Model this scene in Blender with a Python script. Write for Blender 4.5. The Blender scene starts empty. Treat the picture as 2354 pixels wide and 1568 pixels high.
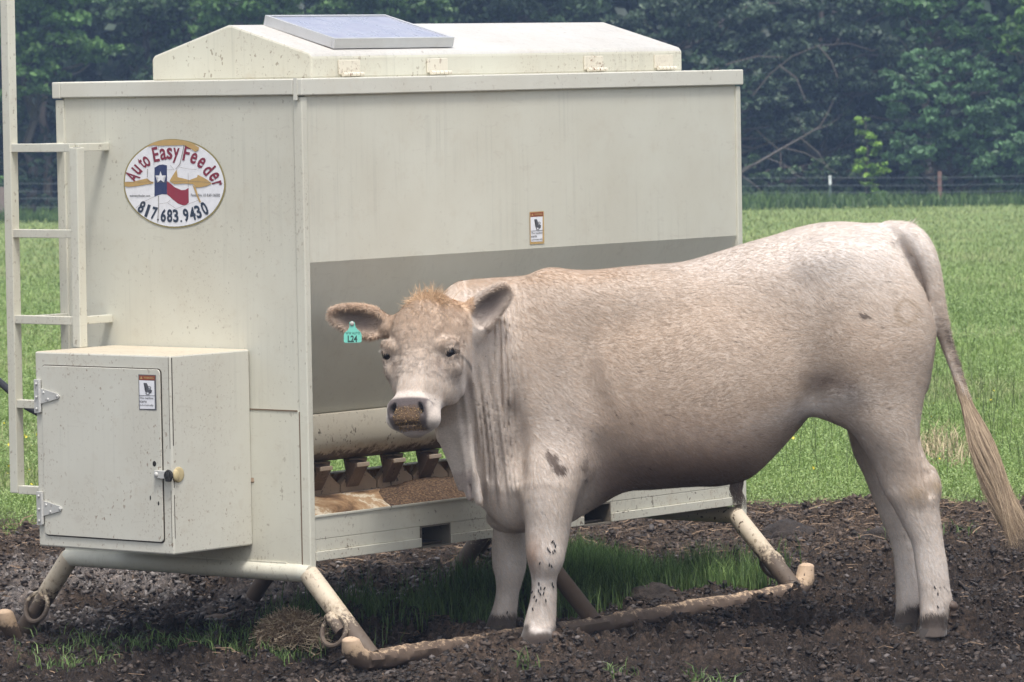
import bpy, bmesh, math, random
import numpy as np
from mathutils import Vector, Matrix
random.seed(7); rng=np.random.default_rng(11)
sc=bpy.context.scene; COL=sc.collection
# ---------------------------------------------------------------- camera
W,HH=2353.,1568.; F=11320.; CAMH=2.0
pitch=math.atan(638/11320.); roll=math.atan(.01754)
fw=np.array([0,math.cos(pitch),-math.sin(pitch)]); r0=np.array([1.,0,0]); u0=np.cross(r0,fw)
c_,s_=math.cos(roll),math.sin(roll)
RR=c_*r0-s_*u0; UU=s_*r0+c_*u0; CC=np.array([0,0,CAMH])
cam=bpy.data.objects.new('camera',bpy.data.cameras.new('camera')); COL.objects.link(cam)
m=Matrix.Identity(4)
for i in range(3): m[i][0]=RR[i]; m[i][1]=UU[i]; m[i][2]=-fw[i]; m[i][3]=CC[i]
cam.matrix_world=m
cam.data.lens=F/W*36; cam.data.sensor_width=36; cam.data.clip_start=.5; cam.data.clip_end=2000
cam.data.dof.use_dof=True; cam.data.dof.focus_distance=16.6; cam.data.dof.aperture_fstop=18
sc.camera=cam
# ---------------------------------------------------------------- sky, sun, exposure
EL,AZ=math.radians(66),math.radians(170)     # hazy high sun behind the camera (azimuth from +Y towards +X)
w=bpy.data.worlds.new('World'); sc.world=w; w.use_nodes=True; nt=w.node_tree
sky=nt.nodes.new('ShaderNodeTexSky'); sky.sky_type='NISHITA'; sky.sun_disc=False
sky.sun_elevation=EL; sky.sun_rotation=AZ; sky.dust_density=4.0; sky.air_density=1.0; sky.ozone_density=1.0
hs=nt.nodes.new('ShaderNodeHueSaturation'); hs.inputs['Saturation'].default_value=.45; nt.links.new(sky.outputs[0],hs.inputs['Color']); nt.links.new(hs.outputs[0],nt.nodes['Background'].inputs[0]); nt.nodes['Background'].inputs[1].default_value=.15
sun=bpy.data.objects.new('sun',bpy.data.lights.new('sun','SUN')); COL.objects.link(sun)
sun.data.energy=1.65; sun.data.angle=math.radians(11); sun.data.color=(1,.965,.92)
d=Vector((math.sin(AZ)*math.cos(EL),math.cos(AZ)*math.cos(EL),math.sin(EL)))
sun.rotation_euler=d.to_track_quat('Z','Y').to_euler()
sc.view_settings.view_transform='Standard'; sc.view_settings.look='None'; sc.view_settings.gamma=1
sc.view_settings.exposure=.64
sc.render.resolution_x=1024; sc.render.resolution_y=682
# ---------------------------------------------------------------- helpers
def ray(x,y):
    dd=fw*F+RR*(x-W/2)-UU*(y-HH/2); return dd/np.linalg.norm(dd)
def at(x,y,Y):                      # a measured point of the photograph at real distance Y
    r=ray(x,y); return CC+r*(Y/r[1])
def ground(x,y,z=0):
    r=ray(x,y); return CC+r*((z-CC[2])/r[2])
def topix(P):
    q=P-CC; zf=q@fw; return W/2+F*(q@RR)/zf, HH/2-F*(q@UU)/zf
def tag(o,label=None,cat=None,group=None,kind=None):
    if label:o['label']=label
    if cat:o['category']=cat
    if group:o['group']=group
    if kind:o['kind']=kind
    return o
def empty(name,loc=(0,0,0),rz=0,**k):
    o=bpy.data.objects.new(name,None); COL.objects.link(o); o.location=loc; o.rotation_euler=(0,0,rz); o.empty_display_size=.2
    return tag(o,**k)
def link(name,me,mat=None,parent=None,smooth=False):
    o=bpy.data.objects.new(name,me); COL.objects.link(o)
    if mat is not None:
        for mm in (mat if isinstance(mat,(list,tuple)) else [mat]): me.materials.append(mm)
    if smooth: me.polygons.foreach_set('use_smooth',[True]*len(me.polygons))
    if parent: o.parent=parent
    return o
class MB:
    def __init__(s): s.bm=bmesh.new()
    def prism(s,poly,axis,a,b):      # polygon extruded along a local axis
        def P(p,t):
            return {'x':(t,p[0],p[1]),'y':(p[0],t,p[1]),'z':(p[0],p[1],t)}[axis]
        A=[s.bm.verts.new(P(p,a)) for p in poly]; B=[s.bm.verts.new(P(p,b)) for p in poly]
        s.bm.faces.new(A[::-1]); s.bm.faces.new(B); n=len(poly)
        for i in range(n): s.bm.faces.new((A[i],A[(i+1)%n],B[(i+1)%n],B[i]))
        return s
    def box(s,x0,x1,y0,y1,z0,z1,bev=0):
        r=bmesh.ops.create_cube(s.bm,size=1,matrix=Matrix.Translation(((x0+x1)/2,(y0+y1)/2,(z0+z1)/2))@Matrix.Diagonal((x1-x0,y1-y0,z1-z0,1)))
        if bev:
            es=list({e for v in r['verts'] for e in v.link_edges}); bmesh.ops.bevel(s.bm,geom=es,offset=bev,segments=2,affect='EDGES',profile=.5)
        return s
    def tube(s,pts,r,n=14,cap=True,square=False):
        pts=[Vector(p) for p in pts]; rs=r if isinstance(r,(list,tuple)) else [r]*len(pts)
        rings=[]; up=None
        for i,p in enumerate(pts):
            t=(pts[min(i+1,len(pts)-1)]-pts[max(i-1,0)]).normalized()
            if up is None: up=Vector((0,0,1)) if abs(t.z)<.9 else Vector((1,0,0))
            a=(up-t*up.dot(t)).normalized(); b=t.cross(a); up=a
            if square: ang=[math.pi/4+k*math.pi/2 for k in range(4)]; q=1.414
            else: ang=[2*math.pi*k/n for k in range(n)]; q=1
            rings.append([s.bm.verts.new(p+(a*math.cos(g)+b*math.sin(g))*rs[i]*q) for g in ang])
        nn=len(rings[0])
        for A,B in zip(rings,rings[1:]):
            for k in range(nn): s.bm.faces.new((A[k],A[(k+1)%nn],B[(k+1)%nn],B[k]))
        if cap: s.bm.faces.new(rings[0][::-1]); s.bm.faces.new(rings[-1])
        return s
    def ell(s,c,r,rot=None,seg=20):
        M=Matrix.Translation(c)@((rot or Matrix.Identity(3)).to_4x4())@Matrix.Diagonal((*r,1))
        bmesh.ops.create_uvsphere(s.bm,u_segments=seg,v_segments=seg//2+2,radius=1,matrix=M); return s
    def torus(s,c,R,r,ax,ax2,n=28,m=8):
        ax=Vector(ax).normalized(); ax2=Vector(ax2).normalized(); nz=ax.cross(ax2); c=Vector(c); rings=[]
        for i in range(n):
            g=2*math.pi*i/n; dd=ax*math.cos(g)+ax2*math.sin(g)
            rings.append([s.bm.verts.new(c+dd*(R+r*math.cos(h))+nz*r*math.sin(h)) for h in [2*math.pi*k/m for k in range(m)]])
        for i in range(n):
            A,B=rings[i],rings[(i+1)%n]
            for k in range(m): s.bm.faces.new((A[k],A[(k+1)%m],B[(k+1)%m],B[k]))
        return s
    def build(s,name,mat,parent=None,smooth=False,bevel=0,label=None,auto=None):
        bmesh.ops.recalc_face_normals(s.bm,faces=s.bm.faces)
        me=bpy.data.meshes.new(name); s.bm.to_mesh(me); s.bm.free()
        o=link(name,me,mat,parent,smooth)
        if smooth and auto is None: auto=40
        if smooth:
            me.set_sharp_from_angle(angle=math.radians(auto))
        if bevel:
            b=o.modifiers.new('b','BEVEL'); b.width=bevel; b.segments=2; b.limit_method='ANGLE'; b.angle_limit=math.radians(40)
        if label: o['label']=label
        return o
def mesh_np(name,V,Fq,col=None,tri=False):
    V=np.ascontiguousarray(V,np.float32); Fq=np.ascontiguousarray(Fq,np.int32); n=Fq.shape[1]
    me=bpy.data.meshes.new(name); me.vertices.add(len(V)); me.vertices.foreach_set('co',V.ravel())
    me.loops.add(Fq.size); me.loops.foreach_set('vertex_index',Fq.ravel())
    me.polygons.add(len(Fq)); me.polygons.foreach_set('loop_start',np.arange(0,Fq.size,n,dtype=np.int32))
    me.update(calc_edges=True)
    if col is not None:
        a=me.color_attributes.new('Col','FLOAT_COLOR','POINT')
        c4=np.ones((len(V),4),np.float32); c4[:,:3]=col; a.data.foreach_set('color',c4.ravel())
    return me
# ---- noise
def vnoise(x,y,seed=0,z=None):
    if z is None: z=np.zeros_like(x)
    xi,yi,zi=np.floor(x),np.floor(y),np.floor(z); fx,fy,fz=x-xi,y-yi,z-zi
    fx,fy,fz=[t*t*(3-2*t) for t in (fx,fy,fz)]
    def h(a,b,c):
        n=(a.astype(np.int64)*374761393+b.astype(np.int64)*668265263+c.astype(np.int64)*2147483647+seed*974634777)&0xffffffff
        n=((n^(n>>13))*1274126177)&0xffffffff; n=(n^(n>>16))&0xffffff
        return n/float(0xffffff)
    r=0
    for dz in (0,1):
        for dy in (0,1):
            for dx in (0,1):
                r=r+h(xi+dx,yi+dy,zi+dz)*np.where(dx,fx,1-fx)*np.where(dy,fy,1-fy)*np.where(dz,fz,1-fz)
    return r
def fbm(x,y,oct=4,seed=0,z=None):
    r=0;a=.5
    for i in range(oct):
        r=r+a*vnoise(x*2**i,y*2**i,seed+i,None if z is None else z*2**i); a*=.5
    return r/(1-.5**oct)
def clods(x,y,cell,seed):            # bumps of random radius and height: soil clods
    X,Y=x/cell,y/cell; xi,yi=np.floor(X),np.floor(Y); out=np.zeros_like(x)
    def h(a,b,k):
        n=(a.astype(np.int64)*73856093^b.astype(np.int64)*19349663^(seed*83492791+k*7919))&0xffffffff
        n=((n^(n>>13))*1274126177)&0xffffffff; n=(n^(n>>16))&0xffff
        return n/65535.
    for dy in (-1,0,1):
        for dx in (-1,0,1):
            a,b=xi+dx,yi+dy; cx=a+h(a,b,1); cy=b+h(a,b,2); R=.25+.55*h(a,b,3)**1.5; e=h(a,b,4)
            dxx=(X-cx)*(1+.5*e); dyy=(Y-cy)
            q=1-(dxx*dxx+dyy*dyy)/(R*R)
            out=np.maximum(out,np.sqrt(np.clip(q,0,1))*R*(.5+.5*e)*cell)
    return out
def smooth(a,b,t): t=np.clip((t-a)/(b-a),0,1); return t*t*(3-2*t)
# ---- materials
def mat(name,col=(.5,.5,.5),rough=.6,metal=0,spec=.5):
    mm=bpy.data.materials.new(name); mm.use_nodes=True; b=mm.node_tree.nodes['Principled BSDF']
    b.inputs['Base Color'].default_value=(*col,1); b.inputs['Roughness'].default_value=rough; b.inputs['Metallic'].default_value=metal
    b.inputs['Specular IOR Level'].default_value=spec
    return mm
class NT:
    def __init__(s,mm): s.t=mm.node_tree; s.b=s.t.nodes['Principled BSDF']
    def n(s,ty,**k):
        x=s.t.nodes.new('ShaderNode'+ty)
        for a,b in k.items(): setattr(x,a,b)
        return x
    def l(s,a,b): s.t.links.new(a,b)
    def noise(s,vec,scale,detail=4,rough=.55,dist=0):
        x=s.n('TexNoise'); x.inputs['Scale'].default_value=scale; x.inputs['Detail'].default_value=detail; x.inputs['Roughness'].default_value=rough; x.inputs['Distortion'].default_value=dist
        if vec is not None: s.l(vec,x.inputs['Vector'])
        return x.outputs['Fac']
    def ramp(s,fac,stops):
        x=s.n('ValToRGB'); e=x.color_ramp.elements
        while len(e)<len(stops): e.new(.5)
        for i,(p,c) in enumerate(stops): e[i].position=p; e[i].color=(*c,1) if len(c)==3 else c
        s.l(fac,x.inputs[0]); return x.outputs[0]
    def mix(s,f,a,b,mode='MIX'):
        x=s.n('Mix',data_type='RGBA',blend_type=mode)
        for i,v in ((0,f),(6,a),(7,b)):
            if hasattr(v,'links'): s.l(v,x.inputs[i])
            else: x.inputs[i].default_value=v if i==0 else (*v,1)
        return x.outputs[2]
    def mapv(s,vec,scale):
        x=s.n('Mapping'); x.inputs['Scale'].default_value=scale; s.l(vec,x.inputs[0]); return x.outputs[0]
    def bump(s,h,st,dist=.01,norm=None):
        x=s.n('Bump'); x.inputs['Strength'].default_value=st; x.inputs['Distance'].default_value=dist; s.l(h,x.inputs['Height'])
        if norm is not None: s.l(norm,x.inputs['Normal'])
        return x.outputs[0]
K3=lambda v:(v,v,v)
def paint(name,base,dirt=.5,speck=.5,streak=.4,grime=(.16,.115,.07),rough=.5,mudlow=None):
    mm=mat(name,base,rough); q=NT(mm); tc=q.n('TexCoord').outputs['Object']
    c=base
    big=q.noise(tc,2.2,4,.6); c=q.mix(q.ramp(big,[(.35,K3(0)),(.75,K3(1))]),base,tuple(x*y for x,y in zip(base,(.90,.875,.85))))
    st=q.noise(q.mapv(tc,(60,60,1.6)),1.,3,.6)
    f=q.ramp(st,[(.52,K3(0)),(.75,K3(streak*.5))])
    msk=q.noise(tc,3.1,3,.5); f=q.mix(1.,f,q.ramp(msk,[(.42,K3(0)),(.62,K3(1))]),'MULTIPLY')
    c=q.mix(f,c,tuple(x*.62 for x in base))
    sp=q.noise(q.mapv(tc,(1,1,.8)),62,2,.5); f2=q.ramp(sp,[(.675-.03*speck,K3(0)),(.70-.03*speck,K3(speck*.85))])
    sp2=q.noise(tc,5,3,.6); f2=q.mix(1.,f2,q.ramp(sp2,[(.42,K3(0)),(.6,K3(1))]),'MULTIPLY')
    c=q.mix(f2,c,grime)
    s3=q.noise(q.mapv(tc,(1,1,.8)),105,3,.6); f5=q.ramp(s3,[(.63-.03*speck,K3(0)),(.66-.03*speck,K3(speck*.6))]); f5=q.mix(1.,f5,q.ramp(q.noise(tc,2.3,4,.65),[(.46,K3(0)),(.60,K3(1))]),'MULTIPLY')
    c=q.mix(f5,c,(.22,.15,.10))
    sm=q.noise(q.mapv(tc,(3,3,9)),3.,5,.75,1.5); c=q.mix(q.ramp(sm,[(.60,K3(0)),(.66,K3(.22)),(.70,K3(0))]),c,(.34,.29,.24))
    d2=q.noise(tc,14,6,.7); f3=q.ramp(d2,[(.56,K3(0)),(.78,K3(dirt))])
    c=q.mix(f3,c,tuple(.45*x+.55*g for x,g in zip(base,(.36,.27,.17))))
    if mudlow:                        # mud splashed and caked on from below (height along local z)
        sx=q.n('SeparateXYZ'); q.l(tc,sx.inputs[0]); mr=q.n('MapRange'); mr.inputs['From Min'].default_value=mudlow[1]; mr.inputs['From Max'].default_value=mudlow[0]
        q.l(sx.outputs[2],mr.inputs[0]); nn=q.noise(tc,mudlow[2] if len(mudlow)>2 else 26,6,.7)
        ad=q.n('Math',operation='ADD'); q.l(mr.outputs[0],ad.inputs[0]); q.l(nn,ad.inputs[1])
        c=q.mix(q.ramp(ad.outputs[0],[(.84,K3(0)),(.98,K3(.92))]),c,(.075,.05,.036))
        c=q.mix(q.ramp(ad.outputs[0],[(.7,K3(0)),(.84,K3(.35)),(.98,K3(0))]),c,(.36,.25,.14))
    q.l(c,q.b.inputs['Base Color'])
    q.l(q.bump(q.noise(tc,7,3,.5),.06,.02),q.b.inputs['Normal'])
    q.l(q.ramp(d2,[(.3,K3(rough-.08)),(.8,K3(rough+.25))]),q.b.inputs['Roughness'])
    return mm
CREAM=(.60,.59,.50)
M={}
M['body']=paint('cream_paint',CREAM,.3,.12,.75)
M['end']=paint('cream_paint_speckled',CREAM,.4,.5,.75)
M['box']=paint('cream_paint_box',(.59,.58,.505),.5,.8,.4,grime=(.2,.12,.07))
M['boxtop']=paint('cream_paint_box_top',(.55,.49,.38),.7,.8,.2)
M['hood']=paint('cream_hood',(.58,.57,.48),.6,.7,1.)
M['hoodroof']=paint('weathered_roof_paint',(.53,.52,.49),.7,.4,1.2)
M['cap']=paint('cream_cap',(.64,.63,.55),.3,.4,.2)
M['lad']=paint('cream_ladder',(.60,.59,.50),.5,.6,.5)
M['lip']=paint('cream_lip',(.57,.56,.475),.7,1.,1.,grime=(.07,.05,.035))
M['leg']=paint('muddy_leg',(.58,.50,.38),1.,1.3,.3,grime=(.10,.065,.04),mudlow=(-.02,.30,50),rough=.65)
M['skid']=paint('muddy_skid',(.52,.38,.26),1.,1.3,.2,grime=(.07,.045,.03),mudlow=(-.02,.115,50),rough=.75)
M['trough']=paint('stained_trough',(.44,.30,.17),1.,.6,.2,rough=.6)
M['tooth']=paint('dirty_tooth_plate',(.30,.22,.15),1.,1.,.3,grime=(.04,.028,.02))
M['dark']=mat('dark_gap',(.02,.019,.018),.9)
M['galv']=paint('galvanised_steel',(.60,.60,.57),.5,.6,.1); M['galv'].node_tree.nodes['Principled BSDF'].inputs['Metallic'].default_value=.35
M['alu']=paint('panel_frame_aluminium',(.60,.61,.62),.5,.1,.3,rough=.42); M['alu'].node_tree.nodes['Principled BSDF'].inputs['Metallic'].default_value=.5
def decalmat(name,col,r=.5):
    mm=mat(name,col,r); q=NT(mm); tc=q.n('TexCoord').outputs['Object']
    q.l(q.mix(q.ramp(q.noise(tc,45,5,.7),[(.45,K3(0)),(.8,K3(.35))]),col,tuple(x*.55+.06 for x in col)),q.b.inputs['Base Color']); return mm
M['white']=decalmat('decal_white',(.78,.78,.80)); M['maroon']=decalmat('decal_maroon',(.22,.03,.055)); M['navy']=decalmat('decal_navy',(.035,.05,.13))
M['ink']=decalmat('decal_ink',(.03,.045,.075)); M['tan']=decalmat('decal_backing_tan',(.50,.33,.13)); M['olive']=decalmat('decal_edge_olive',(.30,.25,.10))
M['red']=decalmat('decal_red',(.28,.035,.06)); M['rustred']=decalmat('decal_faded_red',(.27,.07,.035)); M['crack']=mat('decal_crack',(.22,.2,.18),.9)
M['grey']=decalmat('decal_grey',(.10,.10,.11))
def textmesh(ch,off=.0):
    cu=bpy.data.curves.new('t','FONT'); cu.body=ch; cu.size=1; cu.offset=off; cu.resolution_u=3
    o=bpy.data.objects.new('t',cu); COL.objects.link(o); dg=bpy.context.evaluated_depsgraph_get(); dg.update()
    me=o.evaluated_get(dg).to_mesh(); V=[tuple(v.co) for v in me.vertices]; P=[tuple(p.vertices) for p in me.polygons]
    bpy.data.objects.remove(o); bpy.data.curves.remove(cu)
    a=np.array(V) if V else np.zeros((1,3)); return a,P
M['tube']=paint('feed_tube_paint',(.56,.52,.42),.7,1.,.4,grime=(.05,.035,.025),mudlow=(.60,.73,22))
M['legm']=paint('caked_leg',(.40,.29,.18),1.,1.3,.3,grime=(.05,.035,.025),mudlow=(.12,.42,30),rough=.8)
M['rust']=mat('rusty_weld',(.16,.11,.07),.8)
M['gap']=mat('door_gap_shadow',(.05,.04,.03),.9)
M['hinge']=paint('hood_hinge_paint',(.66,.62,.52),.8,1.,.3,grime=(.16,.07,.03))
M['pocket']=paint('fork_pocket_paint',(.16,.145,.12),.6,1.,.4,grime=(.03,.02,.015))
M['pan']=paint('floor_pan_paint',(.10,.085,.07),.8,1.,.2)
M['flap']=paint('flap_paint',(.13,.09,.065),1.,1.,.3,grime=(.03,.02,.015)); M['liptip']=paint('flap_lip_paint',(.42,.34,.26),1.,.8,.3,grime=(.06,.04,.03))
M['brass']=paint('yellowed_lock_plate',(.52,.43,.24),.8,.6,.1,grime=(.05,.04,.02))
gm=mat('solar_glass',(.30,.34,.46),.28,spec=.9); q=NT(gm); tc=q.n('TexCoord').outputs['Object']
q.l(q.mix(q.ramp(q.noise(tc,9,5,.65),[(.35,K3(0)),(.8,K3(.6))]),(.27,.29,.38),(.44,.45,.50)),q.b.inputs['Base Color'])
q.l(q.ramp(q.noise(tc,16,4,.6),[(.3,K3(.18)),(.7,K3(.5))]),q.b.inputs['Roughness']); M['glass']=gm

tm=M['trough']; q=NT(tm); tc=q.n('TexCoord').outputs['Object']
c=q.ramp(q.noise(q.mapv(tc,(1,1.6,1)),7,7,.7,.8),[(.33,(.10,.055,.028)),(.45,(.30,.18,.09)),(.53,(.38,.26,.15)),(.58,(.60,.54,.42)),(.66,(.34,.21,.11)),(.75,(.16,.09,.05))]); q.l(c,q.b.inputs['Base Color'])
# ================================================================ FEEDER  (local x = along the long side, y = across, z up)
KP=ground(852,1500,.05)
FR=empty('cattle_feeder',(KP[0],KP[1],0),math.radians(90-39.4),label='large cream steel livestock feeder on pipe skids standing in the mud behind the animal',cat='cattle feeder')
L=2.44; V0,V1=.26,1.40; VC=.83
mir=lambda P:[(2*VC-a,b) for a,b in P]
# hopper shell
near=[(V0+.002,1.955),(V0+.002,1.345),(.455,.815)]
prof=near+[(.83,.80)]+mir(near)[::-1]
MB().prism([(a,b) for a,b in prof],'x',.018,L-.018).build('hopper',M['body'],FR,bevel=.003)
# rounded feed tube along the hopper's foot
for sgn in (0,1):
    P=[(.445,.8149),(.432,.812),(.428,.80),(.424,.76),(.426,.72),(.44,.685),(.465,.66),(.50,.645),(.56,.64),(.56,.7995),(.458,.7995)]
    P=[(a,b) for a,b in P]
    if sgn: P=mir(P)
    MB().prism(P,'x',.02,L-.02).build('feed_tube',M['lip'] if False else M['tube'] if 'tube' in M else M['body'],FR,smooth=True)
# end walls
def endwall(x0,x1,name):
    b=MB(); b.box(x0,x1,V0+.03,V1-.03,.335,1.955); return b.build(name,M['end'],FR,bevel=.002)
endwall(0,.016,'end_panel'); endwall(L-.016,L,'end_panel')
for x0,x1 in ((-.006,.022),(L-.022,L+.006)):
    for y0,y1 in ((V0-.006,V0+.034),(V1-.034,V1+.006)):
        MB().box(x0,x1,y0,y1,.29,1.90).build('corner_post',M['end'],FR,bevel=.004)
# lower overlay sheet on the near end wall, with its welded seam
b=MB(); b.box(-.005,-.0005,.296,V1-.036,.318,.846); b.build('lower_panel',M['end'],FR,bevel=.0015)
b=MB(); b.box(-.0075,-.006,.30,.52,.845,.8495); b.box(-.0062,-.0052,.2895,.2945,.32,.845); b.build('weld_seam',M['rust'] ,FR)
# top rail
b=MB(); t=.012; x0,x1,y0,y1=-.014,L+.014,V0-.014,V1+.014
b.box(x0,x1,y0,y0+.04,1.905,1.962,.004); b.box(x0,x1,y1-.04,y1,1.905,1.962,.004)
b.box(x0,x0+.04,y0+.0405,y1-.0405,1.907,1.9615,.004); b.box(x1-.04,x1,y0+.0405,y1-.0405,1.907,1.9615,.004)
b.build('top_rail',M['cap'],FR)
b=MB()
for x,y in ((x0-.002,y0+.02),): b.box(x,x+.004,y,y+.016,1.89,1.964)
b.build('rail_joint',M['cap'],FR)
b=MB(); b.box(.02,L-.02,V0+.02,V1-.02,1.9555,1.958); b.build('top_deck',M['cap'],FR)
# hood
hx0,hx1,hy0,hy1=.30,2.385,.479,1.229; RC=.856
def hood_poly(e=0): return [(hy0-e,1.959),(hy0-e,2.036),(hy0+.012,2.049),(RC-.01,2.149+e),(RC+.01,2.149+e),(hy1-.012,2.049),(hy1+e,2.036),(hy1+e,1.959)]
hood=MB().prism(hood_poly(),'x',hx0,hx1).build('hood',[M['hood'],M['hoodroof']],FR,bevel=.008)
for p in hood.data.polygons:
    if p.normal.z>.5: p.material_index=1
for i,hx in enumerate((.435,.905,1.79,2.21)):
    b=MB(); b.box(hx,hx+.11,hy0-.007,hy0-.0005,1.972,2.022,.002)
    for k in range(5): b.tube([(hx+.012+.022*k,hy0-.012,1.972),(hx+.031+.022*k,hy0-.012,1.972)],.0075,10)
    b.build('hood_hinge',M['hinge'],hood)
# solar panel lying on the near slope (slope direction)
sl=Vector((0,RC-hy0,2.149-2.047)).normalized(); nn=Vector((0,-sl.z,sl.y)); ux=Vector((1,0,0))
O=Vector((.46,.52,2.047+.041*(2.149-2.047)/(RC-hy0)))+nn*.003
Lp,Wp,Tp=.64,.335,.036
def pp(a,b_,c): return O+ux*a+sl*b_+nn*c
def obox(bm,a0,a1,b0,b1,c0,c1):
    vs=[bm.verts.new(pp(*q)) for q in ((a0,b0,c0),(a1,b0,c0),(a1,b1,c0),(a0,b1,c0),(a0,b0,c1),(a1,b0,c1),(a1,b1,c1),(a0,b1,c1))]
    for f in ((3,2,1,0),(4,5,6,7),(0,1,5,4),(1,2,6,5),(2,3,7,6),(3,0,4,7)): bm.faces.new([vs[i] for i in f])
b=MB(); e=.012
obox(b.bm,0,Lp,0,e,0,Tp); obox(b.bm,0,Lp,Wp-e,Wp,0,Tp); obox(b.bm,0,e,e+.0005,Wp-e-.0005,0,Tp-.0003); obox(b.bm,Lp-e,Lp,e+.0005,Wp-e-.0005,0,Tp-.0003)
sp=b.build('solar_panel',M['alu'],FR,bevel=.001)
b=MB(); obox(b.bm,e,Lp-e,e,Wp-e,.004,Tp-.005); b.build('panel_glass',M['glass'],sp)
# ---- trough
b=MB()
FL=[(V0+.012,.486),(V0+.012,.44),(.30,.43),(.495,.528),(.515,.490),(VC,.468)]
full=FL+[(1.36,.425),(V1-.012,.44),(V1-.012,.486)]
b2=[(a,z-.012) for a,z in full][::-1]
b.prism(full+b2,'x',.018,L-.018); b.build('trough',M['trough'],FR)
# lips with fork pockets
pk=((.575,.724),(1.475,1.624))
for side in (0,1):
    b=MB()
    def lb(x0,x1,y0,y1,z0,z1):
        if side: y0,y1=2*VC-y1,2*VC-y0
        b.box(x0,x1,y0,y1,z0,z1)
    segs=[(.024,pk[0][0]-.006),(pk[0][1]+.006,pk[1][0]-.006),(pk[1][1]+.006,L-.024)]
    lb(.024,L-.024,V0,V0+.010,.412,.492)
    for a,c in segs:
        lb(a,c,V0+.0005,V0+.0095,.372,.4118); lb(a,c,V0-.007,V0+.03,.340,.3715)
    lb(.024,L-.024,V0-.004,V0-.0002,.486,.495)
    lp=b.build('trough_lip',M['lip'],FR,bevel=.002)
b=MB()
for a,c in pk:
    y0,y1=V0-.002,V1+.002
    b.box(a-.005,a,y0,y1,.335,.412); b.box(c,c+.005,y0,y1,.335,.412); b.box(a,c,y0,y1,.407,.4118); b.box(a,c,y0,y1,.335,.340)
b.build('fork_pocket',M['pocket'],FR)
b=MB()
for a,c in pk: b.box(a+.001,c-.001,.30,1.36,.341,.4065)
b.build('pocket_shadow_plug',M['dark'],FR) if False else b.bm.free()
b=MB(); b.box(.03,L-.03,V0+.035,V1-.035,.343,.349); b.build('floor_pan',M['pan'],FR)
# tooth plate with five-sided openings
g0=.437; sp_=.193
def toothplate(y0,y1,name):
    bm=bmesh.new(); b=MB(); b.bm.free(); b.bm=bm
    k=-2; xs=[]
    x=g0+sp_*-2
    while x<L-.05:
        xs.append(x); x+=sp_
    zt,zb,zs=.642,.556,.600; hw=.052
    for i in range(len(xs)+1):
        l=xs[i-1] if i else None; r=xs[i] if i<len(xs) else None
        pl=[]
        if l is None: pl+=[(.02,zb-.03),(.02,zt)]
        else: pl+=[(l+.004,zb-.028),(l+.004,zb),(l+hw+.008,zs),(l+hw-.004,zt)]
        if r is None: pl+=[(L-.02,zt),(L-.02,zb-.03)]
        else: pl+=[(r-hw+.004,zt),(r-hw-.008,zs),(r-.004,zb),(r-.004,zb-.028)]
        b.prism(pl,'y',y0,y1)
    return b.build(name,M['tooth'],FR,bevel=.003)
toothplate(.505,.535,'tooth_plate')
x=g0-sp_*1.5
while x<L-.1:
    xf=x-.036; b=MB(); b.prism([(.504,.638),(.456,.630),(.456,.619),(.504,.545)],'x',xf-.033,xf+.033)
    fl=b.build('flap',M['flap'],FR,bevel=.002)
    MB().box(xf-.031,xf+.031,.449,.4555,.617,.632,.002).build('flap_lip',M['liptip'],fl)
    x+=sp_
# ---- skid frame
rp=.034; 
for ys,yt in ((0.,V0+.01),(1.62,V1-.01)):
    sg=-1 if ys==0 else 1
    b=MB()
    tip=[(-.035,ys,.03),(-.07,ys,.045),(-.095,ys,.075),(-.10,ys,.10)]
    tip2=[(L-.04,ys,.03),(L-.005,ys,.045),(L+.02,ys,.075),(L+.028,ys,.115)]
    b.tube([tip[3],tip[2],tip[1],tip[0],(0.05,ys,.025),(.6,ys,.02),(1.2,ys,.02),(L-.15,ys,.026)]+tip2,[.030,.036,.036,.034]+[.031]*4+[.034,.036,.036,.030],16)
    b.ell((-.10,ys,.098),(.030,.030,.016)); b.ell((L+.028,ys,.113),(.030,.030,.016))
    bmesh.ops.subdivide_edges(b.bm,edges=[e for e in b.bm.edges if e.calc_length()>.05],cuts=60)
    cz=np.array([v.co[:] for v in b.bm.verts]); nn_=fbm(cz[:,0]*22,cz[:,1]*60,4,301,cz[:,2]*60)
    for v,k in zip(b.bm.verts,nn_):
        if ys>0: v.co.z-=.062*float(smooth(-.08,-.02,v.co.x)*smooth(2.44,2.38,v.co.x))
        dd=Vector((0,v.co.y-ys,v.co.z-.02)); 
        if -.05<v.co.x<2.35 and dd.length>1e-4: v.co+=dd.normalized()*(float(k)-.45)*.022
    sk=b.build('skid',M['skid'],FR,smooth=True)
    for x in (.0,1.197,L-.045):
        zt=.300
        b=MB(); b.tube([(x,yt,zt),(x,ys+.0*sg,.035)],rp if x!=1.197 else .030,18)
        lg=b.build('leg',M['legm'] if x==1.197 else M['leg'],FR,smooth=True)
        if x!=1.197:
            rb=MB(); cy=ys-sg*.125 if ys==0 else ys-.10; 
            rb.torus((x-.040 if x==0. else x+.034,cy-.0,.120),.052,.0085,(0,1,0) ,(.35 if x==0. else -.35,0,1))
            rb.build('tie_ring',M['leg'],lg,smooth=True)
            rb=MB(); dv=Vector((0,ys-yt,.035-zt)).normalized(); c0=Vector((x,yt,zt))+dv*.215; up=Vector((0,-dv.z,dv.y))*(-sg if ys==0 else -1)
            s2=Vector((-1 if x==0. else 1,0,0))
            rb.tube([c0+s2*.03-dv*.03+Vector((0,-sg*.018,0)),c0+s2*.03+dv*.045+Vector((0,-sg*.018,0))],.022,12)
            rb.build('ring_lug',M['leg'],lg,smooth=True)
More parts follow.
